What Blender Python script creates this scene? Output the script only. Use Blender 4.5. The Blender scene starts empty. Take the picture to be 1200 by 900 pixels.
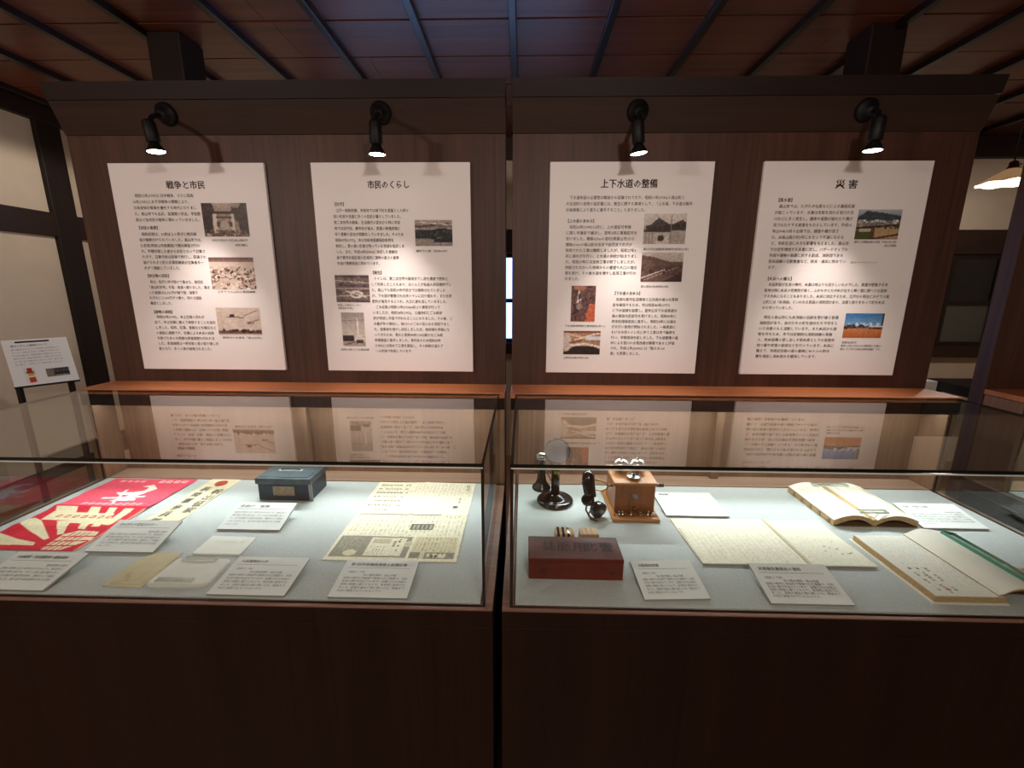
import bpy, bmesh, math, random
import numpy as np
from mathutils import Matrix, Vector

random.seed(7)
RNG = np.random.default_rng(7)
SC = bpy.context.scene
COL = SC.collection

def s2l(c):
    return tuple((v / 255 / 12.92) if v / 255 <= .04045 else ((v / 255 + .055) / 1.055) ** 2.4 for v in c)

# ------------------------------------------------------------------ camera
F_PX, PITCH, YAW, ROLL = 503.2, math.radians(12.386), math.radians(-1.439), math.radians(.237)
EYE = Vector((0, 0, 1.60))
fw = Vector((math.sin(YAW) * math.cos(PITCH), math.cos(YAW) * math.cos(PITCH), -math.sin(PITCH)))
ri = Vector((math.cos(YAW), -math.sin(YAW), 0))
up = ri.cross(fw)
r2 = math.cos(ROLL) * ri + math.sin(ROLL) * up
u2 = -math.sin(ROLL) * ri + math.cos(ROLL) * up
camd = bpy.data.cameras.new('camera')
camd.sensor_width = 36
camd.lens = F_PX / 1200 * 36
camd.clip_start = .02
cam = bpy.data.objects.new('camera', camd)
cam.matrix_world = Matrix(((r2.x, u2.x, -fw.x, EYE.x), (r2.y, u2.y, -fw.y, EYE.y), (r2.z, u2.z, -fw.z, EYE.z), (0, 0, 0, 1)))
COL.objects.link(cam)
SC.camera = cam

# ------------------------------------------------------------------ world and exposure
w = bpy.data.worlds.new('world')
SC.world = w
w.use_nodes = True
bg = w.node_tree.nodes['Background']
bg.inputs[0].default_value = (.36, .52, 1.0, 1)
bg.inputs[1].default_value = 3.6
SC.view_settings.view_transform = 'Standard'
SC.view_settings.look = 'None'
SC.view_settings.exposure = 0
SC.view_settings.gamma = 1
SC.view_settings.use_curve_mapping = False
SC.cycles.transparent_max_bounces = 24
SC.cycles.max_bounces = 10

SPOT_W, LED_W, ROOM_W, PENDANT_W = 24, 12.2, 50, 24
WARM = (1.0, .87, .79)
LEDC = (.92, .99, 1.0)

def light(name, kind, loc, energy, color=(1, 1, 1), **kw):
    d = bpy.data.lights.new(name, kind)
    d.energy = energy
    d.color = color
    aim = kw.pop('aim', None)
    for k, v in kw.items():
        setattr(d, k, v)
    o = bpy.data.objects.new(name, d)
    o.location = loc
    if aim is not None:
        o.rotation_euler = (Vector(aim) - Vector(loc)).to_track_quat('-Z', 'Y').to_euler()
    COL.objects.link(o)
    return o

# ceiling lamps of the room behind the viewer
light('unseen_room_light', 'POINT', (-1.95, -.3, 2.2), ROOM_W, WARM, shadow_soft_size=.06)
light('unseen_room_light', 'POINT', (.35, -.3, 2.2), ROOM_W, WARM, shadow_soft_size=.06)

# ------------------------------------------------------------------ materials
MATS = {}
def nt(name):
    m = bpy.data.materials.new(name)
    m.use_nodes = True
    MATS[name] = m
    t = m.node_tree
    return m, t, t.nodes['Principled BSDF']

def pmat(name, rgb, rough=.5, metal=0, spec=.5, var=0, vscale=20, bump=0, bscale=200, emit=0, ecol=None, coat=0):
    m, t, b = nt(name)
    c = s2l(rgb)
    b.inputs['Base Color'].default_value = (*c, 1)
    b.inputs['Roughness'].default_value = rough
    b.inputs['Metallic'].default_value = metal
    b.inputs['Specular IOR Level'].default_value = spec
    b.inputs['Coat Weight'].default_value = coat
    if var or bump:
        tc = t.nodes.new('ShaderNodeTexCoord')
    if var:
        n = t.nodes.new('ShaderNodeTexNoise'); n.inputs['Scale'].default_value = vscale; n.inputs['Detail'].default_value = 5
        t.links.new(tc.outputs['Object'], n.inputs['Vector'])
        r = t.nodes.new('ShaderNodeValToRGB')
        r.color_ramp.elements[0].position = .3; r.color_ramp.elements[1].position = .7
        r.color_ramp.elements[0].color = (*[v * (1 - var) for v in c], 1)
        r.color_ramp.elements[1].color = (*[min(1, v * (1 + var)) for v in c], 1)
        t.links.new(n.outputs['Fac'], r.inputs['Fac']); t.links.new(r.outputs['Color'], b.inputs['Base Color'])
    if bump:
        n = t.nodes.new('ShaderNodeTexNoise'); n.inputs['Scale'].default_value = bscale
        t.links.new(tc.outputs['Object'], n.inputs['Vector'])
        bp = t.nodes.new('ShaderNodeBump'); bp.inputs['Strength'].default_value = bump; bp.inputs['Distance'].default_value = .002
        t.links.new(n.outputs['Fac'], bp.inputs['Height']); t.links.new(bp.outputs['Normal'], b.inputs['Normal'])
    if emit:
        b.inputs['Emission Color'].default_value = (*(s2l(ecol) if ecol else c), 1)
        b.inputs['Emission Strength'].default_value = emit
    return m

def wood(name, c1, c2, axis, rough=.45, fine=60, stretch=.04, bump=.15, spec=.4):
    m, t, b = nt(name)
    tc = t.nodes.new('ShaderNodeTexCoord'); mp = t.nodes.new('ShaderNodeMapping')
    sc = [fine, fine, fine]; sc[axis] = fine * stretch
    mp.inputs['Scale'].default_value = sc
    n = t.nodes.new('ShaderNodeTexNoise'); n.inputs['Scale'].default_value = 1; n.inputs['Detail'].default_value = 6; n.inputs['Distortion'].default_value = .6
    n2 = t.nodes.new('ShaderNodeTexNoise'); n2.inputs['Scale'].default_value = .12; n2.inputs['Detail'].default_value = 3
    mx = t.nodes.new('ShaderNodeMath'); mx.operation = 'MULTIPLY_ADD'; mx.inputs[1].default_value = .5
    hf = t.nodes.new('ShaderNodeMath'); hf.operation = 'MULTIPLY'; hf.inputs[1].default_value = .5
    r = t.nodes.new('ShaderNodeValToRGB')
    r.color_ramp.elements[0].position = .34; r.color_ramp.elements[1].position = .66
    r.color_ramp.elements[0].color = (*s2l(c1), 1); r.color_ramp.elements[1].color = (*s2l(c2), 1)
    L = t.links.new
    L(tc.outputs['Object'], mp.inputs['Vector']); L(mp.outputs['Vector'], n.inputs['Vector']); L(mp.outputs['Vector'], n2.inputs['Vector'])
    L(n2.outputs['Fac'], hf.inputs[0]); L(n.outputs['Fac'], mx.inputs[0]); L(hf.outputs[0], mx.inputs[2]); L(mx.outputs[0], r.inputs['Fac']); L(r.outputs['Color'], b.inputs['Base Color'])
    bp = t.nodes.new('ShaderNodeBump'); bp.inputs['Strength'].default_value = bump; bp.inputs['Distance'].default_value = .002
    L(n.outputs['Fac'], bp.inputs['Height']); L(bp.outputs['Normal'], b.inputs['Normal'])
    b.inputs['Roughness'].default_value = rough; b.inputs['Specular IOR Level'].default_value = spec
    return m

def glassmat(name, tint, rough=0):
    m = bpy.data.materials.new(name); m.use_nodes = True; MATS[name] = m
    t = m.node_tree; t.nodes.clear(); L = t.links.new
    out = t.nodes.new('ShaderNodeOutputMaterial'); mix = t.nodes.new('ShaderNodeMixShader')
    tr = t.nodes.new('ShaderNodeBsdfTransparent'); tr.inputs[0].default_value = (*tint, 1)
    gl = t.nodes.new('ShaderNodeBsdfGlossy'); gl.inputs['Roughness'].default_value = rough
    geo = t.nodes.new('ShaderNodeNewGeometry'); dot = t.nodes.new('ShaderNodeVectorMath'); dot.operation = 'DOT_PRODUCT'
    ab = t.nodes.new('ShaderNodeMath'); ab.operation = 'ABSOLUTE'
    om = t.nodes.new('ShaderNodeMath'); om.operation = 'SUBTRACT'; om.inputs[0].default_value = 1
    pw = t.nodes.new('ShaderNodeMath'); pw.operation = 'POWER'; pw.inputs[1].default_value = 5
    ma = t.nodes.new('ShaderNodeMath'); ma.operation = 'MULTIPLY_ADD'; ma.inputs[1].default_value = .95; ma.inputs[2].default_value = .055; ma.use_clamp = True
    # reflectance of the whole pane on its outer face, plain transmission on the way out
    den = t.nodes.new('ShaderNodeMath'); den.operation = 'ADD'; den.inputs[1].default_value = 1
    dv = t.nodes.new('ShaderNodeMath'); dv.operation = 'DIVIDE'
    tw = t.nodes.new('ShaderNodeMath'); tw.operation = 'MULTIPLY'; tw.inputs[1].default_value = 2
    nb = t.nodes.new('ShaderNodeMath'); nb.operation = 'SUBTRACT'; nb.inputs[0].default_value = 1
    fin = t.nodes.new('ShaderNodeMath'); fin.operation = 'MULTIPLY'; fin.use_clamp = True
    L(geo.outputs['Incoming'], dot.inputs[0]); L(geo.outputs['Normal'], dot.inputs[1]); L(dot.outputs['Value'], ab.inputs[0])
    L(ab.outputs[0], om.inputs[1]); L(om.outputs[0], pw.inputs[0]); L(pw.outputs[0], ma.inputs[0]); L(ma.outputs[0], tw.inputs[0]); L(ma.outputs[0], den.inputs[0]); L(tw.outputs[0], dv.inputs[0]); L(den.outputs[0], dv.inputs[1]); L(geo.outputs['Backfacing'], nb.inputs[1]); L(dv.outputs[0], fin.inputs[0]); L(nb.outputs[0], fin.inputs[1]); L(fin.outputs[0], mix.inputs['Fac'])
    L(tr.outputs[0], mix.inputs[1]); L(gl.outputs[0], mix.inputs[2]); L(mix.outputs[0], out.inputs[0])
    return m

def printmat(name, rough=.5, spec=.4, bump=0):
    m, t, b = nt(name)
    a = t.nodes.new('ShaderNodeVertexColor'); a.layer_name = 'print'
    t.links.new(a.outputs['Color'], b.inputs['Base Color'])
    b.inputs['Roughness'].default_value = rough; b.inputs['Specular IOR Level'].default_value = spec
    return m

wood('board_wood', (56, 34, 26), (84, 54, 41), 2, fine=70, stretch=.03, rough=.5)
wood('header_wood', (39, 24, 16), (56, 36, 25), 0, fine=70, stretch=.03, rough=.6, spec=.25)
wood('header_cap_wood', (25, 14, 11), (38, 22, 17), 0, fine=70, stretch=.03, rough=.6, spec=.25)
wood('base_wood', (26, 15, 13), (38, 23, 19), 2, fine=70, stretch=.03, rough=.45, spec=.3)
wood('shelf_wood', (158, 94, 58), (190, 120, 78), 0, fine=60, stretch=.03, rough=.35)
wood('rim_wood', (104, 74, 60), (130, 96, 78), 0, fine=60, stretch=.03, rough=.4)
wood('case_wood', (112, 82, 62), (142, 108, 84), 2, fine=80, stretch=.02, rough=.55)
wood('ledge_wood', (150, 118, 98), (176, 144, 122), 0, fine=80, stretch=.03, rough=.5)
wood('ceiling_wood', (84, 42, 27), (128, 70, 46), 0, fine=22, stretch=.06, rough=.36, bump=.5, spec=.5)
wood('batten_wood', (20, 12, 10), (30, 18, 15), 1, fine=60, stretch=.05, rough=.3, spec=.5)
wood('timber', (24, 13, 9), (36, 21, 15), 2, fine=50, stretch=.05, rough=.55)
wood('timber_h', (38, 21, 14), (54, 32, 22), 0, fine=50, stretch=.05, rough=.55)
wood('timber_y', (32, 17, 12), (46, 27, 20), 1, fine=50, stretch=.05, rough=.55)
wood('floor_wood', (138, 100, 70), (168, 126, 92), 1, fine=40, stretch=.05, rough=.4)
wood('wainscot', (138, 100, 70), (168, 126, 92), 1, fine=40, stretch=.05, rough=.5)
wood('phone_wood', (156, 102, 56), (190, 134, 82), 0, fine=90, stretch=.08, rough=.35)
wood('phone_front_wood', (122, 70, 36), (156, 96, 54), 2, fine=120, stretch=.06, rough=.35)
wood('red_lacquer', (76, 18, 12), (106, 30, 20), 0, fine=60, stretch=.06, rough=.42, bump=.1, spec=.3)
wood('tag_wood', (190, 150, 104), (216, 180, 134), 0, fine=120, stretch=.06, rough=.5)
pmat('plaster', (214, 198, 174), .9, var=.04, vscale=6, bump=.1, bscale=80)
pmat('panel_white', (236, 230, 228), .45, spec=.3)
pmat('card_white', (232, 234, 232), .6, spec=.3)
pmat('foam_edge', (168, 168, 160), .8)
pmat('ink', (38, 28, 28), .6, spec=.2)
pmat('ink_grey', (92, 92, 96), .6, spec=.2)
pmat('fabric', (188, 193, 192), .95, spec=.1, var=.1, vscale=220, bump=.5, bscale=900)
pmat('black_metal', (5, 5, 6), .55, spec=.3)
pmat('black_rubber', (16, 15, 15), .6)
pmat('ebonite', (13, 13, 14), .2, spec=.6)
pmat('nickel', (205, 203, 196), .18, metal=1)
pmat('satin_nickel', (152, 148, 150), .38, metal=.75)
pmat('brass', (150, 120, 62), .28, metal=1)
pmat('aged_brass', (118, 106, 52), .3, metal=1)
pmat('steel_blue', (44, 57, 70), .34, spec=.5, metal=.35, var=.22, vscale=26)
pmat('steel_lid', (74, 88, 94), .3, spec=.5, metal=.45, var=.22, vscale=26)
pmat('worn_steel', (150, 158, 158), .4, metal=.3)
pmat('worn_label', (150, 134, 112), .7, var=.25, vscale=90)
pmat('old_paper', (222, 210, 178), .85, spec=.1, var=.05, vscale=22)
pmat('aged_paper', (204, 192, 160), .85, spec=.1, var=.07, vscale=30)
pmat('white_paper', (224, 222, 214), .7, spec=.2, var=.03, vscale=30)
pmat('book_page', (236, 232, 220), .8, spec=.1, var=.04, vscale=18)
pmat('page_edge', (190, 160, 118), .9, spec=.1, var=.15, vscale=120)
pmat('book_cover', (120, 92, 66), .8)
pmat('lens_glow', (255, 240, 220), .4, emit=14, ecol=(255, 236, 214))
pmat('shade_glass', (250, 226, 190), .35, emit=.22, ecol=(255, 200, 140))
pmat('bulb_glow', (255, 240, 220), .4, emit=22, ecol=(255, 226, 190))
pmat('led_strip', (235, 240, 240), .5, emit=1.5, ecol=(232, 255, 246))
pmat('glass_edge', (10, 20, 18), .15, spec=.6)
pmat('dark_glass', (14, 16, 18), .08, spec=.6)
pmat('frosted_pane', (78, 80, 72), .4)
pmat('counter_black', (20, 20, 24), .35)
pmat('cord', (96, 66, 40), .8)
pmat('hanko_red', (190, 70, 56), .8)
pmat('pale_glint', (200, 210, 206), .3)
pmat('pale_edge', (220, 228, 226), .3)
pmat('green_edge', (74, 140, 116), .15)
glassmat('glass', (.955, .985, .97))
glassmat('acrylic', (.98, .995, .99))
glassmat('green_glass', (.91, .975, .95))
printmat('print_photo', .4)
printmat('print_paper', .75, .15)

# ------------------------------------------------------------------ mesh helpers
ORG = {}
class MB:
    def __init__(self): self.v = []; self.f = []; self.mi = []; self.sm = []
    def add(self, vs, fs, mi=0, sm=False):
        n = len(self.v); self.v += [tuple(p) for p in vs]
        for f in fs: self.f.append([i + n for i in f]); self.mi.append(mi); self.sm.append(sm)
        return self
    def box(self, x0, x1, y0, y1, z0, z1, mi=0):
        vs = [(x0,y0,z0),(x1,y0,z0),(x1,y1,z0),(x0,y1,z0),(x0,y0,z1),(x1,y0,z1),(x1,y1,z1),(x0,y1,z1)]
        return self.add(vs, [(0,3,2,1),(4,5,6,7),(0,1,5,4),(1,2,6,5),(2,3,7,6),(3,0,4,7)], mi)
    def bbox(self, x0, x1, y0, y1, z0, z1, b=.002, mi=0):
        bm = bmesh.new(); bmesh.ops.create_cube(bm, size=1)
        bmesh.ops.transform(bm, matrix=Matrix.Translation(((x0+x1)/2,(y0+y1)/2,(z0+z1)/2)) @ Matrix.Diagonal((x1-x0,y1-y0,z1-z0,1)), verts=bm.verts)
        bmesh.ops.bevel(bm, geom=list(bm.edges), offset=b, segments=2, affect='EDGES', profile=.5)
        bm.verts.index_update()
        self.add([v.co[:] for v in bm.verts], [[v.index for v in f.verts] for f in bm.faces], mi); bm.free(); return self
    def prism(self, prof, x0, x1, mi=0):   # prof in (y,z), extruded along x
        n = len(prof)
        vs = [(x0, y, z) for y, z in prof] + [(x1, y, z) for y, z in prof]
        fs = [tuple(range(n)), tuple(range(2*n-1, n-1, -1))] + [(i, n+i, n+(i+1) % n, (i+1) % n) for i in range(n)]
        return self.add(vs, fs, mi)
    def lathe(self, prof, M=Matrix(), seg=28, mi=0, sm=True):  # prof (r,z)
        vs = []
        for r, z in prof:
            for k in range(seg):
                a = 2 * math.pi * k / seg; vs.append(M @ Vector((r * math.cos(a), r * math.sin(a), z)))
        fs = []
        for i in range(len(prof) - 1):
            for k in range(seg):
                k2 = (k + 1) % seg; fs.append((i*seg+k, i*seg+k2, (i+1)*seg+k2, (i+1)*seg+k))
        n = len(prof)
        self.add(vs, fs, mi, sm)
        base = len(self.v) - len(vs)
        for i in (0, n - 1):
            if prof[i][0] > 1e-4:
                ring = [base + i*seg + k for k in range(seg)]
                self.f.append(ring[::-1] if i == 0 else ring); self.mi.append(mi); self.sm.append(False)
        return self
    def tube(self, pts, r, seg=10, mi=0):
        pts = [Vector(p) for p in pts]; rr = r if isinstance(r, (list, tuple)) else [r] * len(pts)
        vs = []; prev = None
        for i, p in enumerate(pts):
            d = (pts[min(i+1, len(pts)-1)] - pts[max(i-1, 0)]).normalized()
            a = prev if prev is not None else (Vector((0,0,1)) if abs(d.z) < .9 else Vector((1,0,0)))
            x = (a - d * a.dot(d)).normalized(); y = d.cross(x); prev = x
            for k in range(seg):
                t = 2*math.pi*k/seg; vs.append(p + rr[i]*(x*math.cos(t) + y*math.sin(t)))
        fs = [(i*seg+k, i*seg+(k+1)%seg, (i+1)*seg+(k+1)%seg, (i+1)*seg+k) for i in range(len(pts)-1) for k in range(seg)]
        fs += [tuple(range(seg))[::-1], tuple(range((len(pts)-1)*seg, len(pts)*seg))]
        return self.add(vs, fs, mi, True)
    def build(self, name, mats, parent=None):
        me = bpy.data.meshes.new(name); me.from_pydata(self.v, [], self.f)
        ms = mats if isinstance(mats, (list, tuple)) else [mats]
        for m in ms: me.materials.append(MATS[m])
        me.polygons.foreach_set('material_index', self.mi); me.polygons.foreach_set('use_smooth', self.sm)
        return link(name, me, parent)

def link(name, me, parent=None):
    bm = bmesh.new(); bm.from_mesh(me)
    if len(bm.faces) < 4000: bmesh.ops.recalc_face_normals(bm, faces=bm.faces)
    bm.to_mesh(me); bm.free()
    o = bpy.data.objects.new(name, me); COL.objects.link(o)
    if parent is not None:
        o.parent = parent; me.transform(Matrix.Translation(-ORG[parent])); ORG[o] = ORG[parent]
    else: ORG[o] = Vector((0, 0, 0))
    return o

def thing(name, loc, label, cat, group=None):
    o = bpy.data.objects.new(name, None); o.location = loc; o.empty_display_size = .05; COL.objects.link(o)
    ORG[o] = Vector(loc)
    return tag(o, label, cat, group)
def tag(o, label=None, cat=None, group=None, kind=None):
    if label: o['label'] = label
    if cat: o['category'] = cat
    if group: o['group'] = group
    if kind: o['kind'] = kind
    return o

# frames: (u right, v up, w out of the surface)
def frame(o, u, v):
    u = Vector(u).normalized(); v = Vector(v).normalized(); w_ = u.cross(v)
    return Matrix(((u.x, v.x, w_.x, o[0]), (u.y, v.y, w_.y, o[1]), (u.z, v.z, w_.z, o[2]), (0, 0, 0, 1)))

def text(name, lines, fr, u0, u1, v0, v1, size, mat, parent, bold=0, lift=.0006, full=None):
    """lines of lettering; v0 / v1 = centre of the first / last line; widest line fills u0..u1"""
    n = len(lines)
    cu = bpy.data.curves.new(name, 'FONT'); cu.body = '\n'.join(lines); cu.size = size; cu.resolution_u = 1; cu.fill_mode = 'FRONT'; cu.offset = 0
    if n > 1: cu.space_line = abs(v1 - v0) / (n - 1) / size
    o = bpy.data.objects.new(name, cu); COL.objects.link(o)
    bpy.context.view_layer.update()
    me = bpy.data.meshes.new_from_object(o.evaluated_get(bpy.context.evaluated_depsgraph_get()))
    bpy.data.objects.remove(o); bpy.data.curves.remove(cu)
    co = np.empty(len(me.vertices) * 3); me.vertices.foreach_get('co', co); co = co.reshape(-1, 3)
    k = (u1 - u0) / max(1e-6, co[:, 0].max()) if u1 else 1
    co[:, 0] = co[:, 0] * k + u0; co[:, 1] += v0 - .36 * size; co[:, 2] = lift
    me.vertices.foreach_set('co', co.ravel())
    if bold:      # heavier strokes: the same glyphs again, shifted by a fraction of the stroke
        bm = bmesh.new(); bm.from_mesh(me)
        for sx, sy in ((1, 0), (.5, .6)):
            m2 = me.copy(); m2.transform(Matrix.Translation((bold*size*sx, bold*size*sy, .00004*(1+sx)))); bm.from_mesh(m2); bpy.data.meshes.remove(m2)
        bm.to_mesh(me); bm.free()
    me.transform(fr)
    me.materials.clear(); me.materials.append(MATS[mat]); me.name = name
    ob = bpy.data.objects.new(name, me); COL.objects.link(ob); ob.parent = parent
    me.transform(Matrix.Translation(-ORG[parent])); ORG[ob] = ORG[parent]
    return ob

# ------------------------------------------------------------------ flat print painter
class Img:
    def __init__(self, wd, ht, rgb):
        self.w, self.h = wd, ht; self.a = np.ones((ht, wd, 3)) * np.array(rgb, float)
        yy, xx = np.mgrid[0:ht, 0:wd]; self.x = (xx + .5) / wd; self.y = (yy + .5) / ht   # y up
    def poly(self, pts, rgb, al=1):
        x, y = self.x, self.y; ins = np.zeros_like(x, bool); n = len(pts)
        for i in range(n):
            (x1, y1), (x2, y2) = pts[i], pts[(i+1) % n]
            c = ((y1 > y) != (y2 > y)) & (x < (x2 - x1) * (y - y1) / ((y2 - y1) or 1e-9) + x1); ins ^= c
        self.a[ins] = self.a[ins] * (1 - al) + np.array(rgb, float) * al; return self
    def rect(self, x0, y0, x1, y1, rgb, al=1): return self.poly([(x0,y0),(x1,y0),(x1,y1),(x0,y1)], rgb, al)
    def disc(self, cx, cy, rx, ry, rgb, al=1):
        m = ((self.x-cx)/rx)**2 + ((self.y-cy)/ry)**2 < 1; self.a[m] = self.a[m]*(1-al) + np.array(rgb, float)*al; return self
    def line(self, x0, y0, x1, y1, t, rgb, al=1):
        d = math.hypot(x1-x0, y1-y0) or 1e-9; nx, ny = -(y1-y0)/d*t/2, (x1-x0)/d*t/2
        return self.poly([(x0+nx,y0+ny),(x1+nx,y1+ny),(x1-nx,y1-ny),(x0-nx,y0-ny)], rgb, al)
    def grad(self, y0, y1, c0, c1):
        t = np.clip((self.y-y0)/(y1-y0), 0, 1)[..., None]; m = (self.y >= y0) & (self.y <= y1)
        g = np.array(c0, float)*(1-t) + np.array(c1, float)*t; self.a[m] = g[m]; return self
    def noise(self, amp, sc=1):
        hh, ww = max(2, self.h//sc), max(2, self.w//sc)
        n = RNG.normal(0, amp, (hh, ww)); n = np.kron(n, np.ones((sc+1, sc+1)))[:self.h, :self.w]
        self.a = np.clip(self.a + n[..., None], 3, 255); return self
    def spots(self, n, x0, y0, x1, y1, rgb, r, var=40):
        for _ in range(n):
            c = np.clip(np.array(rgb) + RNG.normal(0, var), 5, 250)
            self.disc(RNG.uniform(x0, x1), RNG.uniform(y0, y1), r*RNG.uniform(.5, 1.3), r*RNG.uniform(.6, 1.6), c)
        return self
    def cols(self, x0, y0, x1, y1, n, rgb, al=.6, dens=.75, thick=.5, step=.012):
        """vertical columns of small writing"""
        for i in range(n):
            cx = x1 - (i + .5) * (x1 - x0) / n; t = (x1 - x0) / n * thick; yb = y0 + (y1-y0)*RNG.uniform(0, .25)*(RNG.random() < .4)
            yy = y1
            while yy > yb:
                if RNG.random() < dens: self.rect(cx - t/2*RNG.uniform(.5, 1), yy - step*.72, cx + t/2*RNG.uniform(.5, 1), yy, rgb, al*RNG.uniform(.5, 1))
                yy -= step
        return self

def lin(a):
    c = a / 255.; return np.where(c <= .04045, c / 12.92, ((c + .055) / 1.055) ** 2.4)

def printed(name, img, fn, parent, mat='print_photo', thick=0):
    """img colours on a grid; fn(u,v)->world point (u,v in 0..1)"""
    H, W = img.h, img.w
    us = np.linspace(0, 1, W); vs = np.linspace(0, 1, H)
    verts = [fn(u, v) for v in vs for u in us]
    fs = [(j*W+i, j*W+i+1, (j+1)*W+i+1, (j+1)*W+i) for j in range(H-1) for i in range(W-1)]
    cols = lin(img.a).reshape(-1, 3)
    if thick:
        ring = [i for i in range(W)] + [j*W+W-1 for j in range(1, H)] + [(H-1)*W+i for i in range(W-2, -1, -1)] + [j*W for j in range(H-2, 0, -1)]
        base = len(verts); verts += [tuple(Vector(verts[i]) - Vector((0, 0, thick))) for i in ring]; cols = np.vstack([cols, cols[ring]])
        m = len(ring); fs += [(ring[k], base+k, base+(k+1) % m, ring[(k+1) % m]) for k in range(m)]
    me = bpy.data.meshes.new(name); me.from_pydata(verts, [], fs)
    at = me.color_attributes.new('print', 'FLOAT_COLOR', 'POINT')
    at.data.foreach_set('color', np.hstack([cols, np.ones((len(cols), 1))]).ravel())
    me.polygons.foreach_set('use_smooth', [True] * len(me.polygons))
    me.materials.append(MATS[mat])
    o = bpy.data.objects.new(name, me); COL.objects.link(o)
    if parent is not None:
        o.parent = parent; me.transform(Matrix.Translation(-ORG[parent])); ORG[o] = ORG[parent]
    else: ORG[o] = Vector()
    return o

# ================================================================== THE ROOM
CEIL = 2.847
XL, XR, YN, YF = -3.4, 5.0, -3.0, 4.0
tag(MB().box(XL-.3, XR+.3, YN-.3, YF+.3, -.1, 0).build('floor', 'floor_wood'), kind='structure')
ceil = tag(MB().box(XL-.3, XR+.3, YN-.3, YF+.3, CEIL+.024, CEIL+.14).build('ceiling', 'timber_h'), kind='structure')
row = 0; y = 2.345 - .33 * 16
while y < YF + .1:
    x = XL - .2 - random.uniform(0, .8)
    while x < XR + .2:
        x1 = min(XR + .2, x + random.uniform(2.6, 3.6))
        dz = random.uniform(0, .003)
        MB().box(max(x, XL-.2)+.001, x1-.001, y+.006, y+.324, CEIL+dz, CEIL+.024).build('ceiling_board', 'ceiling_wood', ceil)
        x = x1
    y += .33
for k in range(-7, 12):
    xb = -.063 + .4577 * k
    if XL < xb < XR: MB().bbox(xb-.018, xb+.018, YN, YF, CEIL-.032, CEIL+.002, .003).build('ceiling_batten', 'batten_wood', ceil)

# left wall: plaster with dark timber
wl = tag(MB().box(XL-.2, XL, YN, YF+.2, 0, CEIL+.02).build('wall_left', 'plaster'), kind='structure')
for (a, b) in ((3.18, 3.345), (1.35, 1.55), (-.6, -.4)):
    MB().bbox(XL-.02, XL+.035, a, b, 0, CEIL, .004).build('post', 'timber', wl)
MB().bbox(XL-.02, XL+.045, YN, YF, 2.73, CEIL, .004).build('wall_beam', 'timber_y', wl)
MB().bbox(XL-.02, XL+.03, YN, YF, 1.962, 2.125, .004).build('rail', 'timber_y', wl)
tag(MB().bbox(XL-.02, XL+.02, YN, YF, 0, .255, .004).build('baseboard_left', 'wainscot'), kind='structure')
tag(MB().bbox(XL-.02, XL+.03, YN, YF, .256, .33, .004).build('trim_1', 'timber_y'), kind='structure')

# back wall with windows, openings at X -1.6..0.5 and X 3.05..4.45
wb = tag(MB().box(XL-.2, XR+.2, YF, YF+.15, 0, 1.09).box(XL-.2, XR+.2, YF, YF+.15, 1.93, CEIL+.02)
         .box(XL-.2, -1.6, YF, YF+.15, 1.09, 1.93).box(.5, XR+.2, YF, YF+.15, 1.09, 1.93).build('wall_back', 'plaster'), kind='structure')
MB().bbox(XL, XR, YF-.06, YF+.02, 2.68, CEIL, .004).build('wall_beam', 'timber_h', wb)
MB().bbox(XL, XR, YF-.05, YF+.02, 1.915, 2.115, .004).build('lintel', 'timber_h', wb)
MB().bbox(XL, XR, YF-.05, YF+.02, 1.018, 1.12, .004).build('window_sill', 'timber_h', wb)
for a in (-1.8, .5, 2.3, 4.6):
    MB().bbox(a, a+.16, YF-.055, YF+.02, 0, CEIL, .004).build('post', 'timber', wb)
def window(n, x0, x1, bays, lit):
    z0, z1 = 1.12, 1.915
    fr = MB(); t = .035
    fr.box(x0, x1, YF-.02, YF+.03, z1-t, z1).box(x0, x1, YF-.02, YF+.03, z0, z0+t).box(x0, x1, YF-.02, YF+.03, 1.485, 1.52)
    for i in range(bays+1):
        xx = x0 + (x1-x0-t)*i/bays; fr.box(xx, xx+t, YF-.022, YF+.032, z0, z1)
    wn = tag(fr.build('window_%d' % n, 'timber'), kind='structure')
    for i in range(bays):
        a = x0 + (x1-x0-t)*i/bays + t; b = x0 + (x1-x0-t)*(i+1)/bays
        MB().box(a, b, YF-.002, YF+.004, z0+t, 1.485).build('pane', 'glass' if lit else 'frosted_pane', wn)
        MB().box(a, b, YF-.002, YF+.004, 1.52, z1-t).build('pane', 'glass' if lit else 'dark_glass', wn)
window(1, -1.64, .5, 3, True)
window(2, 2.9, 4.6, 4, False)
tag(MB().box(XR, XR+.2, YN, YF+.2, 0, CEIL+.02).build('wall_right', 'plaster'), kind='structure')
tag(MB().box(XL-.2, XR+.2, YN-.2, YN, 0, CEIL+.02).build('wall_front', 'plaster'), kind='structure')
for xa, lab in ((-1.885, 'dark square timber pillar rising behind the left display wall'), (1.645, 'dark square timber pillar rising behind the right display wall')):
    p = thing('timber_pillar', (xa+.085, 2.485, 0), lab, 'pillar')
    MB().bbox(xa, xa+.17, 2.4, 2.57, 0, CEIL-.002, .008).build('shaft', 'timber', p)
    MB().bbox(xa-.03, xa+.20, 2.37, 2.60, 0, .05, .006).build('plinth', 'timber', p)

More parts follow.
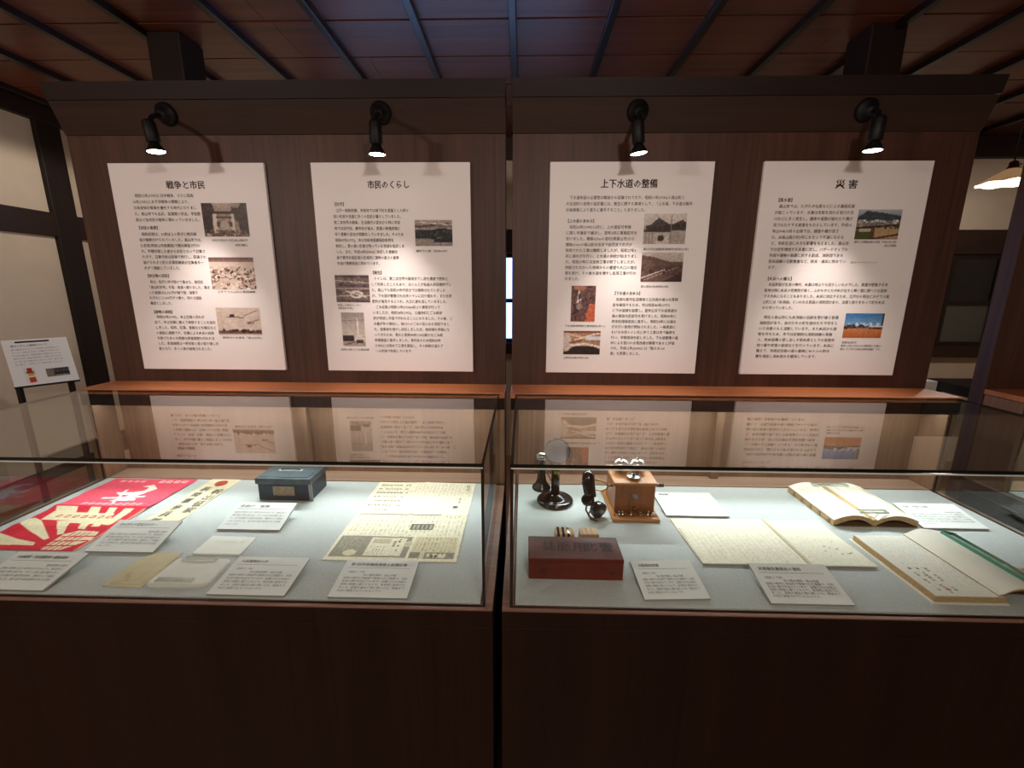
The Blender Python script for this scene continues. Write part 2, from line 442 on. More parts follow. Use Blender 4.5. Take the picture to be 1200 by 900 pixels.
# ================================================================== DISPLAY WALLS AND CASES
YW = 1.85
def display_wall(x0, x1, label):
    t = thing('display_wall', ((x0+x1)/2, YW+.03, 0), label, 'display wall')
    MB().bbox(x0, x1, YW, YW+.06, 0, 2.197, .002).build('back_board', 'board_wood', t)
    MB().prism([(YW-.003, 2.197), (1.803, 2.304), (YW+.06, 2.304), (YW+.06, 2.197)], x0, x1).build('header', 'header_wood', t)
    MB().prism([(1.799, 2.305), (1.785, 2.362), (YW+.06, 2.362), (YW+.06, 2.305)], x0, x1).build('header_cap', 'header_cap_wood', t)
    return t
display_wall(-1.84, -.0745, 'dark brown wooden display wall carrying the two left text panels')
display_wall(-.048, 1.735, 'dark brown wooden display wall carrying the two right text panels')
display_wall(1.985, 3.3, 'dark brown wooden display wall cut off at the right edge of the photo')

ZD = .790           # top of the fabric deck
def slab(x0, x1, y0, y1, z0, z1, thin):
    """pane with dark polished edges; thin = axis of thickness"""
    m = MB().box(x0, x1, y0, y1, z0, z1)
    big = {0: (3, 5), 1: (2, 4), 2: (0, 1)}[thin]
    m.mi = [0 if i in big else 1 for i in range(6)]
    return m
def display_case(x0, x1, label):
    cx = (x0+x1)/2
    t = thing('display_case', (cx, 1.4, 0), label, 'display case')
    MB().bbox(x0, x1, .961, 1.845, .10, .735, .002).build('base_cabinet', 'base_wood', t)
    MB().box(x0+.04, x1-.04, 1.0, 1.83, 0, .10).build('toe_kick', 'black_rubber', t)
    MB().bbox(x0, x1, .959, 1.845, .737, .7845, .002).build('top_band', 'base_wood', t)
    r = MB(); ya, yb = .9585, 1.70
    r.bbox(x0, x1, ya, .982, .785, .788, .0015).bbox(x0, x0+.030, .982, yb, .785, .788, .0015).bbox(x1-.030, x1, .982, yb, .785, .788, .0015)
    r.build('rim', 'rim_wood', t)
    MB().bbox(x0+.034, x1-.034, .983, 1.700, .7815, ZD, .002).build('fabric_deck', 'fabric', t)
    MB().box(x0+.002, x1-.002, 1.702, 1.80, .7815, .7925).build('back_ledge', 'ledge_wood', t)
    MB().box(x0+.002, x1-.002, 1.80, 1.845, .7815, 1.168).build('back_panel', 'case_wood', t)
    MB().bbox(cx-.016, cx+.016, 1.772, 1.80, .7925, 1.168, .002).build('back_batten', 'case_wood', t)
    for a, b in ((x0, x0+.035), (x1-.035, x1)):
        MB().bbox(a, b, 1.692, 1.80, .7925, 1.168, .0015).build('end_panel', 'case_wood', t)
    MB().bbox(x0, x1, 1.684, YW-.001, 1.170, 1.192, .0015).build('shelf', 'shelf_wood', t)
    MB().box(x0+.001, x1-.001, 1.686, 1.692, 1.122, 1.170).build('light_valance', 'base_wood', t)
    MB().box(x0+.05, x1-.05, 1.694, 1.712, 1.140, 1.150).build('light_strip', 'led_strip', t)
    g = .020
    for nm, s in (('front_glass', slab(x0+g, x1-g, .970, .978, .788, 1.180, 1)), ('side_glass', slab(x0+g, x0+g+.008, .979, 1.690, .788, 1.180, 0)),
                  ('side_glass', slab(x1-g-.008, x1-g, .979, 1.690, .788, 1.180, 0)), ('top_glass', slab(x0+g, x1-g, .970, 1.684, 1.181, 1.189, 2))):
        s.build(nm, ['glass', 'glass_edge'], t)
    MB().box(x0+g+.002, x1-g-.002, .9685, .9698, 1.1765, 1.1795).build('edge_glint', 'pale_glint', t)  # lit line of the glass edge, painted as an added pale strip
    k = (x1-x0) / 1.77
    # light strip shining downward, plus a forward light added to brighten the front deck
    l = light('case_light', 'AREA', (cx, 1.712, 1.136), LED_W * .30 * k, LEDC, shape='RECTANGLE', size=x1-x0-.12, size_y=.012)
    l.rotation_euler = (math.radians(-4), 0, 0)
    l = light('case_light', 'AREA', (cx, 1.702, 1.132), LED_W * k, LEDC, shape='RECTANGLE', size=x1-x0-.12, size_y=.012, spread=math.radians(112))
    l.rotation_euler = (math.radians(-70), 0, 0)
    return t
display_case(-1.84, -.072, 'glass topped wooden display case with red poster, steel box and newspaper')
display_case(-.048, 1.735, 'glass topped wooden display case with old telephones and open ledgers')
display_case(1.985, 3.3, 'glass display case mostly cut off at the right edge of the photo')

# ================================================================== TEXT PANELS
ZT, PH, PY = 2.091, .841, 1.836
def panel(x0, x1, label):
    t = thing('text_panel', ((x0+x1)/2, PY, ZT-PH), label, 'text panel', 'white text panels on the display walls')
    MB().bbox(x0, x1, PY, YW-.0005, ZT-PH, ZT, .001).build('panel_board', 'panel_white', t)
    return t, frame((x0, PY, ZT), (1, 0, 0), (0, 0, 1))
def photo(t, fr, u0, u1, v0, v1, img, caps=()):
    o = printed('photograph', img, lambda u, v: tuple(fr @ Vector((u0+(u1-u0)*u, -v1+(v1-v0)*v, .0008))), t)
    for (s, a, b, v) in caps: text('caption', [s], fr, a, b, -v, -v, .0105, 'ink', o, .01)
    return o
def para(t, fr, lines, u0, u1, v0, v1, size=.0148): text('body_text', lines, fr, u0, u1, -v0, -v1, size, 'ink', t, .012)
def head(t, fr, s, u0, u1, v): text('heading', [s], fr, u0, u1, -v, -v, .0155, 'ink', t, .03)
def title(t, fr, s, u0, u1, v, size): text('title_lettering', [s], fr, u0, u1, -v, -v, size, 'ink', t, .045)
SEP = lambda k: (232*k, 208*k, 196*k)

# panel 1
t, fr = panel(-1.681, -1.043, 'text panel about war with three sepia photographs, leftmost of the four')
title(t, fr, '戦争と市民', .228, .387, .083, .0325)
para(t, fr, ['　昭和12年(1937)に日中戦争、さらに昭和', '16年(1941)に太平洋戦争の開戦により、', '日本全体が軍事を優先する時代になりまし', 'た。高山市でも出兵、金属類の供出、学徒動', '員など全市民が戦争に関わっていきました。'], .078, .354, .123, .216)
head(t, fr, '【出征の風景】', .078, .165, .247)
para(t, fr, ['　昭和初期は、20歳以上の男子に徴兵検', '査が義務付けられていました。高山市では、', '公会堂(現高山市図書館)で徴兵検査が行わ', 'れ、甲種合格した者から出征となって召集さ', 'れます。召集令状は役場で発行し、配達され', '届けられると町の兵事係職員が召集者を一', '人ずつ激励していました。'], .079, .352, .272, .408)
head(t, fr, '【供出物の回収】', .080, .180, .440)
para(t, fr, ['　市は、各戸に呼び掛けて集めた、鉄回収', '「高山町長号」を陸・海軍へ贈りました。集ま', 'った金額は22,531円97銭で陸・海軍そ', 'れぞれに11,000円ずつ贈り、残りは国防', '献金としました。'], .080, .348, .465, .554)
head(t, fr, '【建物の疎開】', .080, .169, .591)
para(t, fr, ['　昭和20年(1945)、本土空襲の恐れが', '出て、市は空襲に備えて疎開することを指示', 'しました。役所、紅葉、金融などを朝日など', 'の施設に疎開です。空襲による火災の延焼', 'を防ぐための大規模な家屋疎開も行われま', 'した。家屋疎開は一軒対象と家の取り壊し対', '象となり、多くの家が破壊されました。'], .083, .352, .612, .750)
im = Img(56, 40, (150, 132, 120)).noise(14, 3)
im.grad(.72, 1, (150, 130, 118), (178, 160, 148)).disc(.12, .75, .16, .35, (60, 44, 38)).disc(.85, .75, .2, .35, (66, 50, 42)).disc(.75, .95, .1, .1, (150, 134, 122)).rect(0, 0, 1, .2, (104, 84, 74)).rect(.0, .12, .22, .6, (52, 38, 34)).rect(.78, .1, 1, .6, (56, 42, 38))
im.rect(.24, .12, .32, .72, (214, 200, 188)).rect(.62, .14, .7, .74, (206, 192, 180)).rect(.2, .68, .76, .75, (58, 42, 38)).rect(.3, .55, .64, .6, (70, 54, 46)).rect(.3, .3, .64, .46, (88, 66, 58)).disc(.47, .34, .1, .14, (178, 164, 152)).spots(40, .02, .02, .98, .22, (120, 96, 84), .03, 40).noise(7)
photo(t, fr, .361, .549, .151, .281, im, [('出征を見送る市民(高山国民学', .387, .537, .296), ('校蔵)', .482, .535, .315)])
im = Img(56, 40, (206, 186, 172)).noise(8, 4); im.grad(.86, 1, (140, 110, 102), (104, 78, 72)).rect(0, .72, 1, .86, (214, 196, 184)).spots(150, 0, .02, 1, .66, (150, 124, 112), .028, 55).spots(60, 0, .3, 1, .68, (90, 66, 60), .02, 25).spots(50, 0, .02, 1, .55, (226, 212, 200), .022, 12).noise(6)
photo(t, fr, .360, .551, .364, .494, im, [('土手下での山村の集団疎開', .379, .542, .505)])
im = Img(56, 36, (206, 188, 176)).noise(4, 4); im.grad(0, .17, (86, 62, 56), (120, 94, 84)).rect(0, .0, 1, .05, (196, 178, 166)).spots(26, .1, .1, 1, .2, (70, 50, 46), .04, 20)
im.line(.25, .66, .62, .63, .03, (62, 46, 44)).disc(.36, .70, .06, .06, (56, 42, 40)).line(.6, .68, .92, .88, .025, (120, 100, 92)).line(.66, .44, .95, .56, .03, (92, 74, 68)).line(.7, .42, .84, .44, .04, (76, 58, 54)).noise(5)
photo(t, fr, .361, .551, .571, .687, im, [('戦時中の木曽馬「高山市史」', .374, .547, .700)])

# panel 2
t, fr = panel(-.853, -.216, 'text panel on daily life with a chimney photograph at its lower left')
title(t, fr, '市民のくらし', .223, .391, .083, .0325)
head(t, fr, '【住宅】', .077, .122, .156)
para(t, fr, ['　江戸～昭和初期、市街地では城下町を基盤とした軒の', '低い町家や長屋に多くの住民が暮らしていました。', '第二次世界大戦後、生活様式の変化から特に市街', '地では近代化、都市化が進み、家屋の新増改築に', '伴う景観の変化が問題化していきました。そのため', '昭和47年(1972)、市は市街地景観保存条例を', '制定し、質の高い町家が残っている地域を指定しま', 'した。また、平成18年(2006)に発足した景観計', '画で都市計画区域の区域別に建物の高さの基準', 'を設け景観保全に努めています。'], .076, .385, .180, .387)
head(t, fr, '【衛生】', .215, .260, .424)
para(t, fr, ['　トイレは、第二次世界大戦頃までし尿を農家で肥料と', 'して利用したこともあり、ほとんどが私設の共同便所でし', 'た。高山でも昭和30年代頃までは使用されていました', 'が、下水道が整備され水洗トイレに切り替わり、また化学', '肥料が普及するにつれ、大正に姿を消していきました。', '　ごみ収集は昭和13年(1938)4月より農家が行って', 'いましたが、昭和28年(1953)、三福寺町にごみ焼却', '炉が完成し市直で行われることになりました。その後、ご', 'み量が年々増加し、谷川へのごみの投入れも深刻でまし', 'た。自業者を増やし対応しましたが、焼却場も手狭にな', 'ってきたため、新たに昭和44年(1969)新たなごみ焼', '却場建設に着手しました。老朽化のため昭和58年', '(1983)には改めて工場を建設し、その余熱は温水プ', 'ール利用で利用しています。'], .213, .552, .448, .753)
im = Img(46, 34, (150, 140, 136)).noise(10, 3); im.grad(.7, 1, (120, 104, 98), (176, 164, 158)).rect(0, .28, .45, .62, (40, 44, 46)).disc(.72, .42, .36, .26, (32, 38, 38)).rect(.4, .14, 1, .4, (36, 40, 40)).rect(0, .02, .5, .26, (150, 138, 130)).line(0, .72, .9, .86, .05, (66, 54, 50)).line(.1, .9, 1, .8, .04, (210, 198, 190)).spots(24, .4, .3, 1, .62, (60, 68, 66), .04, 20).noise(9)
photo(t, fr, .408, .561, .216, .317, im, [('横町下の家（昭和43年）', .409, .539, .337)])
im = Img(44, 36, (112, 94, 92)).noise(10, 3)
for k in range(7): im.line(-.1, .1+.14*k, 1.1, .04+.15*k+.1*math.sin(k), .035, (190, 172, 164) if k % 2 else (70, 52, 52))
im.disc(.6, .3, .2, .14, (216, 204, 196)).disc(.6, .3, .12, .07, (110, 92, 88)).line(.3, .42, .9, .2, .04, (226, 214, 206)).noise(9)
photo(t, fr, .061, .205, .434, .546, im, [('完成した衛生センター', .063, .165, .558), ('(昭和39年)', .064, .130, .571)])
im = Img(32, 46, (176, 164, 158)).noise(6, 3); im.grad(.3, 1, (206, 194, 186), (160, 148, 144)).rect(0, 0, 1, .16, (168, 154, 146)).rect(0, .16, .5, .32, (56, 46, 46)).disc(.75, .2, .22, .14, (216, 206, 198)).rect(.6, .08, .92, .2, (80, 66, 62)).rect(.66, .32, .72, .82, (232, 222, 214)).line(0, .74, 1, .78, .02, (140, 126, 122)).line(.1, .05, .6, .14, .03, (90, 76, 72)).noise(6)
photo(t, fr, .075, .173, .589, .732, im, [('昭和19年のごみ焼却場', .063, .186, .748)])

# panel 3
t, fr = panel(.101, .741, 'text panel about waterworks with four photographs, two of them brownish colour')
title(t, fr, '上下水道の整備', .199, .422, .081, .035)
para(t, fr, ['　下水道布設の必要性は戦前から認識されており、昭和11年(1936)の高山町と', '大名田町の合併の協定書には、衛生に関する事項として、「上水道、下水道は新市', '計画事業により直ちに着手すること」とありました。'], .066, .566, .132, .178)
head(t, fr, '【上水道のあゆみ】', .067, .180, .220)
para(t, fr, ['　昭和24年(1949)12月に、上水道認可申請', 'に関し市議会で議決し、翌年3月に事業認可を', '受けました。標高620mの宮村(現高山市)から', '標高616mの城山配水池まで自然流下方式が', '採用された工事は難航しましたが、昭和27年3', '月に通水式を行い、上水道の供給が始まりまし', 'た。昭和29年には全体工事が終了しましたが、', '供給されなかった地域からの要望や人口の増加', '等を受け、その後水道を増やし拡張工事が行わ', 'れました。'], .069, .362, .243, .446)
head(t, fr, '【下水道のあゆみ】', .270, .383, .504)
para(t, fr, ['　快適な都市生活環境と公共用水域の水質保', '全を確保するため、市は昭和46年(1971)', 'に下水道課を設置し、翌年公共下水道事業計', '画の建設大臣認可を受けました。昭和49年に', '終末処理場建設に着手し、昭和54年には通水', '式を行い使用が開始されました。一般家庭に', 'おける水洗トイレ化に伴う工事は市で融資を', '行い、早期使用を促しました。下水道整備の進', '捗による宮川の水質改善が顕著であると評価', 'され、平成12年(2000)には「甦る水100', '選」を受賞しました。'], .272, .555, .529, .756)
im = Img(52, 38, (176, 168, 160)).noise(6, 3); im.grad(.62, 1, (196, 186, 178), (214, 204, 196)).poly([(0, .45), (.35, .86), (.65, .62), (.9, .8), (1, .7), (1, .4), (0, .4)], (72, 60, 56)).rect(.62, .5, 1, .66, (60, 50, 48)).rect(.05, .42, .6, .6, (58, 46, 44)).rect(0, 0, .28, .4, (178, 166, 156)).rect(.64, .02, 1, .46, (168, 158, 150)).poly([(.3, 0), (.34, .3), (.6, .24), (.62, 0)], (200, 188, 176)).disc(.42, .2, .08, .1, (60, 48, 44)).rect(.63, .05, .66, .92, (120, 108, 100)).noise(10)
for k in range(12): im.line(.02+.025*k, 0, .02+.025*k, .38, .006, (140, 126, 118))
photo(t, fr, .381, .549, .192, .308, im, [('高山市水道建設事務所(昭和26年)', .384, .566, .328)])
im = Img(52, 38, (108, 82, 74)).noise(6, 3); im.grad(.55, 1, (176, 160, 152), (200, 186, 178)).poly([(0, .9), (.3, .84), (.6, .7), (1, .68), (1, 0), (0, 0)], (104, 80, 72)).poly([(0, .5), (1, .6), (1, .2), (0, .3)], (92, 68, 62)).line(.02, .14, .6, .44, .03, (206, 192, 182)).line(.1, .08, .9, .52, .02, (176, 158, 148)).poly([(.5, 0), (1, .35), (1, 0)], (62, 46, 44)).spots(30, 0, .3, 1, .6, (80, 60, 54), .03, 14).noise(8)
photo(t, fr, .381, .549, .341, .457, im, [('宮の配水池(昭和26年)', .383, .498, .476)])
im = Img(34, 48, (100, 66, 60)).noise(12, 2); im.poly([(.3, .85), (.36, .85), (.42, .52), (.24, .52)], (214, 206, 200)).poly([(.6, .05), (1, .5), (1, 0), (.6, 0)], (196, 92, 60)).disc(.85, .25, .25, .25, (190, 96, 66)).disc(.35, .94, .25, .08, (170, 110, 86)).spots(30, .1, .2, .7, .8, (84, 58, 56), .05, 20).disc(.34, .42, .12, .08, (150, 130, 120)).noise(9)
photo(t, fr, .099, .200, .474, .621, im, [('下水道幹線埋設工事(昭和51年～)', .076, .244, .640)])
im = Img(48, 34, (170, 130, 104)).noise(8, 3); im.poly([(0, .08), (.3, .35), (.8, .36), (1, .22), (1, 0), (0, 0)], (44, 30, 30)).poly([(.1, .32), (.6, .42), (1, .28), (1, .36), (.6, .5), (.1, .42)], (224, 214, 206)).line(0, .9, .6, .7, .07, (220, 190, 160)).line(.3, .62, 1, .92, .06, (232, 210, 190)).rect(.6, .62, 1, .76, (206, 212, 220)).disc(.1, .5, .12, .35, (206, 190, 182)).rect(0, .92, 1, 1, (120, 70, 50)).line(.15, .48, .5, .6, .05, (120, 60, 44)).noise(9)
photo(t, fr, .072, .228, .661, .761, im, [('上野浄水場(平成元年)', .072, .183, .776)])

# panel 4
t, fr = panel(.932, 1.575, 'text panel about disasters with two colour photographs, rightmost of the four')
title(t, fr, '災 害', .280, .364, .085, .0345)
head(t, fr, '【風水害】', .061, .123, .142)
para(t, fr, ['　高山市では、たびたび台風などによる豪雨災害', 'が起こっています。水害は市街を流れる宮川や支', '川などに多く発生し、護岸や道路が崩れたり橋が', '流されたりする被害をもたらしています。平成16', '年(2004)10月の台風では、線路や橋が流さ', 'れ、JR高山線が約3年にわたって不通になるな', 'ど、市民生活に大きな影響を与えました。高山市', 'では近年増加する災害に対し、ハザードマップの', '作成や建物の耐震に対する助成、消防団である', '防災組織の活動推進など、防災・減災に努めてい', 'ます。'], .061, .369, .165, .398)
head(t, fr, '【火災への備え】', .058, .163, .443)
para(t, fr, ['　木造家屋が主流の時代、火事は何よりも恐ろしいものでした。家屋が密集する市', '街地は特に火災の危険性が高く、ふかもひとたび火が出ると瞬く間に燃へつな延焼', 'する大火になることもありました。火災に対応するため、江戸から明治にかけての高', '山町には「火消組」といわれる民設の消防団があり、法度と誇りをもって町を火災', 'から守っていました。'], .059, .566, .466, .560)
para(t, fr, ['　現在の高山市にも火消組の伝統を受け継ぐ各種', '消防団があり、自分たちの町を自分たちで守ると', 'いう決意のもと活動しています。また火災から建', '物を守るため、市では定期的な消防訓練の実施', 'と、防火設備の貸し出しや防火家としての役割を', '持つ蔵や修理の助成などを行っています。火災に', '備えて、市政記念館の庭の裏側に40トンの貯水', '槽を増設し消火用水を確保しています。'], .056, .377, .599, .763)
im = Img(54, 38, (150, 130, 110)).noise(6, 3); im.grad(.8, 1, (150, 158, 168), (176, 180, 186)).poly([(0, .7), (.2, .95), (.5, .9), (1, .78), (1, .55), (0, .5)], (62, 70, 78)).rect(0, .5, 1, .64, (112, 116, 116)).spots(26, .05, .54, .95, .64, (206, 204, 200), .025, 20).poly([(.45, .05), (.45, .42), (1, .5), (1, .04)], (176, 148, 112)).poly([(0, .42), (1, .52), (1, .46), (0, .34)], (60, 46, 40)).poly([(0, 0), (0, .32), (.4, .3), (.46, 0)], (78, 84, 48)).rect(.1, .26, .36, .36, (190, 176, 156)).line(.3, 0, 1, .18, .06, (84, 58, 44)).rect(.36, .1, .45, .44, (96, 70, 52)).spots(16, 0, .36, 1, .52, (50, 44, 40), .03, 12).noise(6)
photo(t, fr, .387, .556, .177, .289, im, [('流失した鉄橋(JR高山本線／平成16年10月)', .388, .555, .299), ('(高山市提供)', .509, .557, .313)])
text('caption', ['高山市ハザードマップについて'], fr, .388, .491, -.378, -.378, .0085, 'ink', t, .0)
im = Img(52, 36, (90, 140, 190)).grad(.45, 1, (130, 176, 212), (62, 116, 178)).grad(0, .38, (176, 96, 54), (206, 132, 84)); im.poly([(0, .36), (.5, .42), (1, .36), (1, .5), (.7, .46), (.4, .58), (0, .5)], (70, 52, 48)).spots(60, 0, .36, 1, .48, (96, 64, 60), .02, 40).spots(20, .1, .5, .9, .6, (206, 220, 236), .03, 10).rect(.65, .44, 1, .5, (214, 214, 214)).rect(.95, .5, 1, 1, (70, 72, 66)).noise(6)
photo(t, fr, .405, .563, .581, .682, im, [('消防出初式', .406, .468, .702), ('毎年１月に行われる消防団の行進と', .405, .571, .716), ('放水（１０年１月高山市提供画像）です。', .405, .571, .730)])

# ================================================================== SPOTLIGHTS
def spotlight(px, pz, top, mouth, aimx, label):
    """px,pz: canopy position on header; top / mouth: ends of the lamp head"""
    yh = 1.85 - .047 * (pz - 2.197) / .107
    t = thing('spotlight', (px, yh, pz), label, 'spotlight', 'black spotlights on the display wall headers')
    top, mouth = Vector(top), Vector(mouth)
    n = Vector((0, -.916, -.402))
    q = n.to_track_quat('Z', 'Y').to_matrix().to_4x4(); q.translation = Vector((px, yh, pz)) + n * -.002
    MB().lathe([(.040, 0), (.040, .012), (.034, .020), (.018, .030), (.018, .048), (.0, .050)], q).build('canopy', 'black_metal', t)
    knuckle = Vector((px, yh, pz)) + n * .045
    MB().tube([knuckle, knuckle*.5 + top*.5 + Vector((0, -.01, .006)), top], .0085).build('arm', 'black_metal', t)
    d = (mouth - top).normalized(); q = d.to_track_quat('Z', 'Y').to_matrix().to_4x4(); q.translation = top
    Ln = (mouth - top).length
    MB().lathe([(.0, -.012), (.017, -.012), (.021, -.004), (.021, Ln*.66), (.017, Ln*.70), (.0, Ln*.70)], q).build('lamp_housing', 'black_metal', t)
    MB().lathe([(.014, Ln*.68), (.018, Ln*.76), (.030, Ln), (.031, Ln+.003), (.028, Ln+.001), (.016, Ln*.78)], q).build('reflector', 'black_metal', t)
    MB().lathe([(.0, Ln-.004), (.0275, Ln-.002), (.0275, Ln), (.0, Ln+.004)], q).build('lens', 'lens_glow', t)
    lp = mouth + d * .010
    light('spot_beam', 'SPOT', lp, SPOT_W, WARM, aim=(aimx, 1.755, 1.25), spot_size=math.radians(64), spot_blend=1, shadow_soft_size=.022)
spotlight(-1.392, 2.262, (-1.317, 1.63, 2.160), (-1.305, 1.63, 2.073), -1.34, 'black spotlight above the war panel, arm reaching left')
spotlight(-.553, 2.262, (-.518, 1.63, 2.156), (-.517, 1.63, 2.062), -.53, 'black spotlight above the daily life panel')
spotlight(.425, 2.262, (.384, 1.63, 2.154), (.394, 1.63, 2.062), .42, 'black spotlight above the waterworks panel')
spotlight(1.272, 2.262, (1.189, 1.63, 2.160), (1.184, 1.63, 2.068), 1.24, 'black spotlight above the disaster panel, rightmost')

# ================================================================== CAPTION CARDS
def card(x0, x1, yf, yb, zb, ttl, lines, label, rot=0, ink='ink_grey', tu=.62):
    cx = (x0+x1)/2
    t = thing('caption_card', (cx, yf, ZD), label, 'caption card', 'white caption cards in the cases')
    th = .006; zf = ZD + th + .0015
    fr = frame((x0, yb, zb), (1, 0, 0), (0, yb-yf, zb-zf))
    if rot:
        R = Matrix.Translation((cx, yf, 0)) @ Matrix.Rotation(math.radians(rot), 4, 'Z') @ Matrix.Translation((-cx, -yf, 0)); fr = R @ fr
    W = x1-x0; Hh = math.hypot(yb-yf, zb-zf)
    m = MB(); vs = [fr @ Vector(p) for p in ((0,-Hh,-th),(W,-Hh,-th),(W,0,-th),(0,0,-th),(0,-Hh,0),(W,-Hh,0),(W,0,0),(0,0,0))]
    m.add(vs, [(4,5,6,7)], 0).add(vs, [(0,3,2,1),(0,1,5,4),(1,2,6,5),(2,3,7,6),(3,0,4,7)], 1)
    m.build('card_board', ['card_white', 'foam_edge'], t)
    if zb - th > ZD + .008:
        hgt = zb - th - ZD - .004; a, b = fr @ Vector((W*.3, -.02, 0)), fr @ Vector((W*.7, -.02, 0))
        s = MB(); yy = (a.y+b.y)/2; s.prism([(yy-.02, ZD), (yy+.012, ZD), (yy+.004, ZD+hgt*.93), (yy-.006, ZD+hgt*.80)], min(a.x, b.x), max(a.x, b.x)); s.build('prop', 'foam_edge', t)
    text('title_lettering', [ttl], fr, .018, .018+(W-.036)*tu, -.020, -.020, .0125, ink, t, .03)
    l = MB(); l.add([fr @ Vector(p) for p in ((.014, -.0335, .0004), (W-.02, -.0335, .0004), (W-.02, -.0325, .0004), (.014, -.0325, .0004))], [(0, 1, 2, 3)]); l.build('rule', 'ink_grey', t)
    text('body_text', lines, fr, .016, W-.016, -.050, -(Hh-.022), .0092, ink, t, 0)
B1 = ['　　　　　　　　　　　　　　昭和初期の資料', '当時の市民に広く呼びかけたもので、各町内の', '掲示板に張り出され、多くの人の目に触れまし', 'た。市では各戸の協力を求め、資料として保存', 'されてきました。紙の折り目は配布された当時', 'のものです。　　　　　　　　　　']
B2 = ['（昭和１７年）　　　　　　　　　　　　　　', '　　　　　　市の歴史資料・高山市蔵', '昭和の時代に市役所で使用された書類で、市民', '生活の様子を伝えています。記載された内容は', '当時の制度に基づくもので、各世帯に配布され', 'ました。配給や届出の際に用いられ、戦後まで', '大切に保管されていたものです。　　　　　']
card(-1.515, -1.298, .985, 1.118, .822, '大政翼賛・市民運動等の関係資料', B1, 'caption card cut off by the left photo edge, in front of the red poster', tu=.86)
card(-1.362, -1.146, 1.163, 1.290, .832, 'まんが入り宣伝ポスター', B1, 'caption card covering the lower end of the cream paper strip', tu=.7)
card(-1.041, -.823, 1.301, 1.425, .832, '手提げ　金庫', B1[1:], 'caption card lying in front of the blue-grey steel box', tu=.6)
card(-.846, -.633, .985, 1.130, .812, '大政翼賛会の許', B2, 'caption card right of the creased paper bag with glass strips', tu=.45)
card(-.516, -.302, .985, 1.126, .812, '第1回市会議員選挙の新聞記事', B2, 'caption card at the lower edge of the old newspaper', tu=.93)
card(.330, .508, 1.005, 1.143, .818, '日配給切符箱', B2, 'caption card beside the red lacquered box', rot=3, tu=.42)
card(.660, .876, .997, 1.124, .828, '災害報告書提出の通知', B2, 'caption card overlapping the front edge of the wide cream document', tu=.66)
card(.530, .757, 1.444, 1.620, .802, '電話機', B1, 'caption card lying just right of the wooden telephone', tu=.2)
card(1.400, 1.622, 1.388, 1.522, .820, '災害・水害の記録', B1, 'caption card right of the rear open book with arched pages', tu=.5)
card(1.402, 1.610, 1.020, 1.150, .822, '火災記録簿', B1, 'caption card half cut off at the right edge, beyond the green glass bar', tu=.5)

# ================================================================== LEFT CASE EXHIBITS
RED, CRM = (206, 44, 62), (226, 214, 178)
im = Img(150, 224, RED)
RED_SHEEN = (226, 84, 104)  # paler red: sheen on the far half painted into the print
im.rect(0, .525, 1, 1, RED_SHEEN)
for p in ([(-.1, .2), (.3, .11), (.51, .08), (.54, .05), (-.1, .04)], [(-.1, .34), (.05, .36), (.16, .33), (.56, .13), (.54, .11), (.08, .26)],
          [(.14, .34), (.10, .45), (.74, .44), (.88, .29), (.48, .31), (.41, .34)], [(.03, .515), (.26, .515), (.35, .43), (.15, .42)], [(.40, .515), (.50, .515), (.58, .43), (.46, .43)],
          [(.60, .51), (.68, .51), (.72, .44), (.65, .43)], [(.77, .50), (.87, .50), (.91, .28), (.83, .29)], [(.32, .33), (.45, .34), (.61, .18), (.57, .17)], [(.56, .35), (.66, .34), (.74, .23), (.66, .24)],
          [(.70, .35), (.77, .34), (.84, .26), (.76, .26)], [(.66, .01), (.62, .18), (.71, .22), (.91, .21), (.97, .12), (.84, .01)]): im.poly(p, CRM)
for k in range(7): im.rect(.22+.085*k, .375, .27+.085*k, .41, (190, 90, 84)); im.rect(.235+.085*k, .385, .255+.085*k, .40, CRM)
for k in range(4): im.line(.66+.05*k, .0, .70+.05*k, .2, .014, RED)
for k in range(3): im.line(.64, .05+.05*k, .95, .06+.05*k, .012, RED)
im.poly([(.43, .62), (.70, .63), (.68, .66), (.60, .68), (.68, .73), (.72, .82), (.60, .89), (.50, .86), (.60, .84), (.62, .78), (.54, .75), (.35, .745), (.41, .715), (.54, .71), (.50, .66)], (240, 222, 214))
im.line(.30, .66, .74, .69, .022, (240, 222, 214)).line(.40, .80, .52, .58, .025, (240, 222, 214))
for k in range(9): im.rect(.22+.073*k, .555, .27+.073*k, .59, (238, 190, 190)); im.rect(.238+.073*k, .564, .255+.073*k, .58, RED_SHEEN)
for k in range(4): im.rect(.13+.08*k, .935, .18+.08*k, .965, (236, 170, 176)); im.rect(.60+.09*k, .925, .66+.09*k, .965, (240, 196, 196)); im.rect(.62+.09*k, .937, .64+.09*k, .955, RED_SHEEN)
im.rect(.965, 0, 1, .5, CRM, .6).noise(5)
def poster_z(u, v):
    z = .0015
    for c, a in ((.525, .006), (.26, .004), (.75, .003)): z += a * max(0, 1 - abs(v-c)/.06)
    return z + .0012*math.sin(6*u+3*v) + .0012
printed_o = printed('red_poster', im, lambda u, v: (-1.760+.360*u, 1.170+.520*v, ZD+poster_z(u, v)), None, 'print_paper', .0012)
tag(printed_o, 'large red poster with cream rays and bold lettering, creased by folds', 'poster')
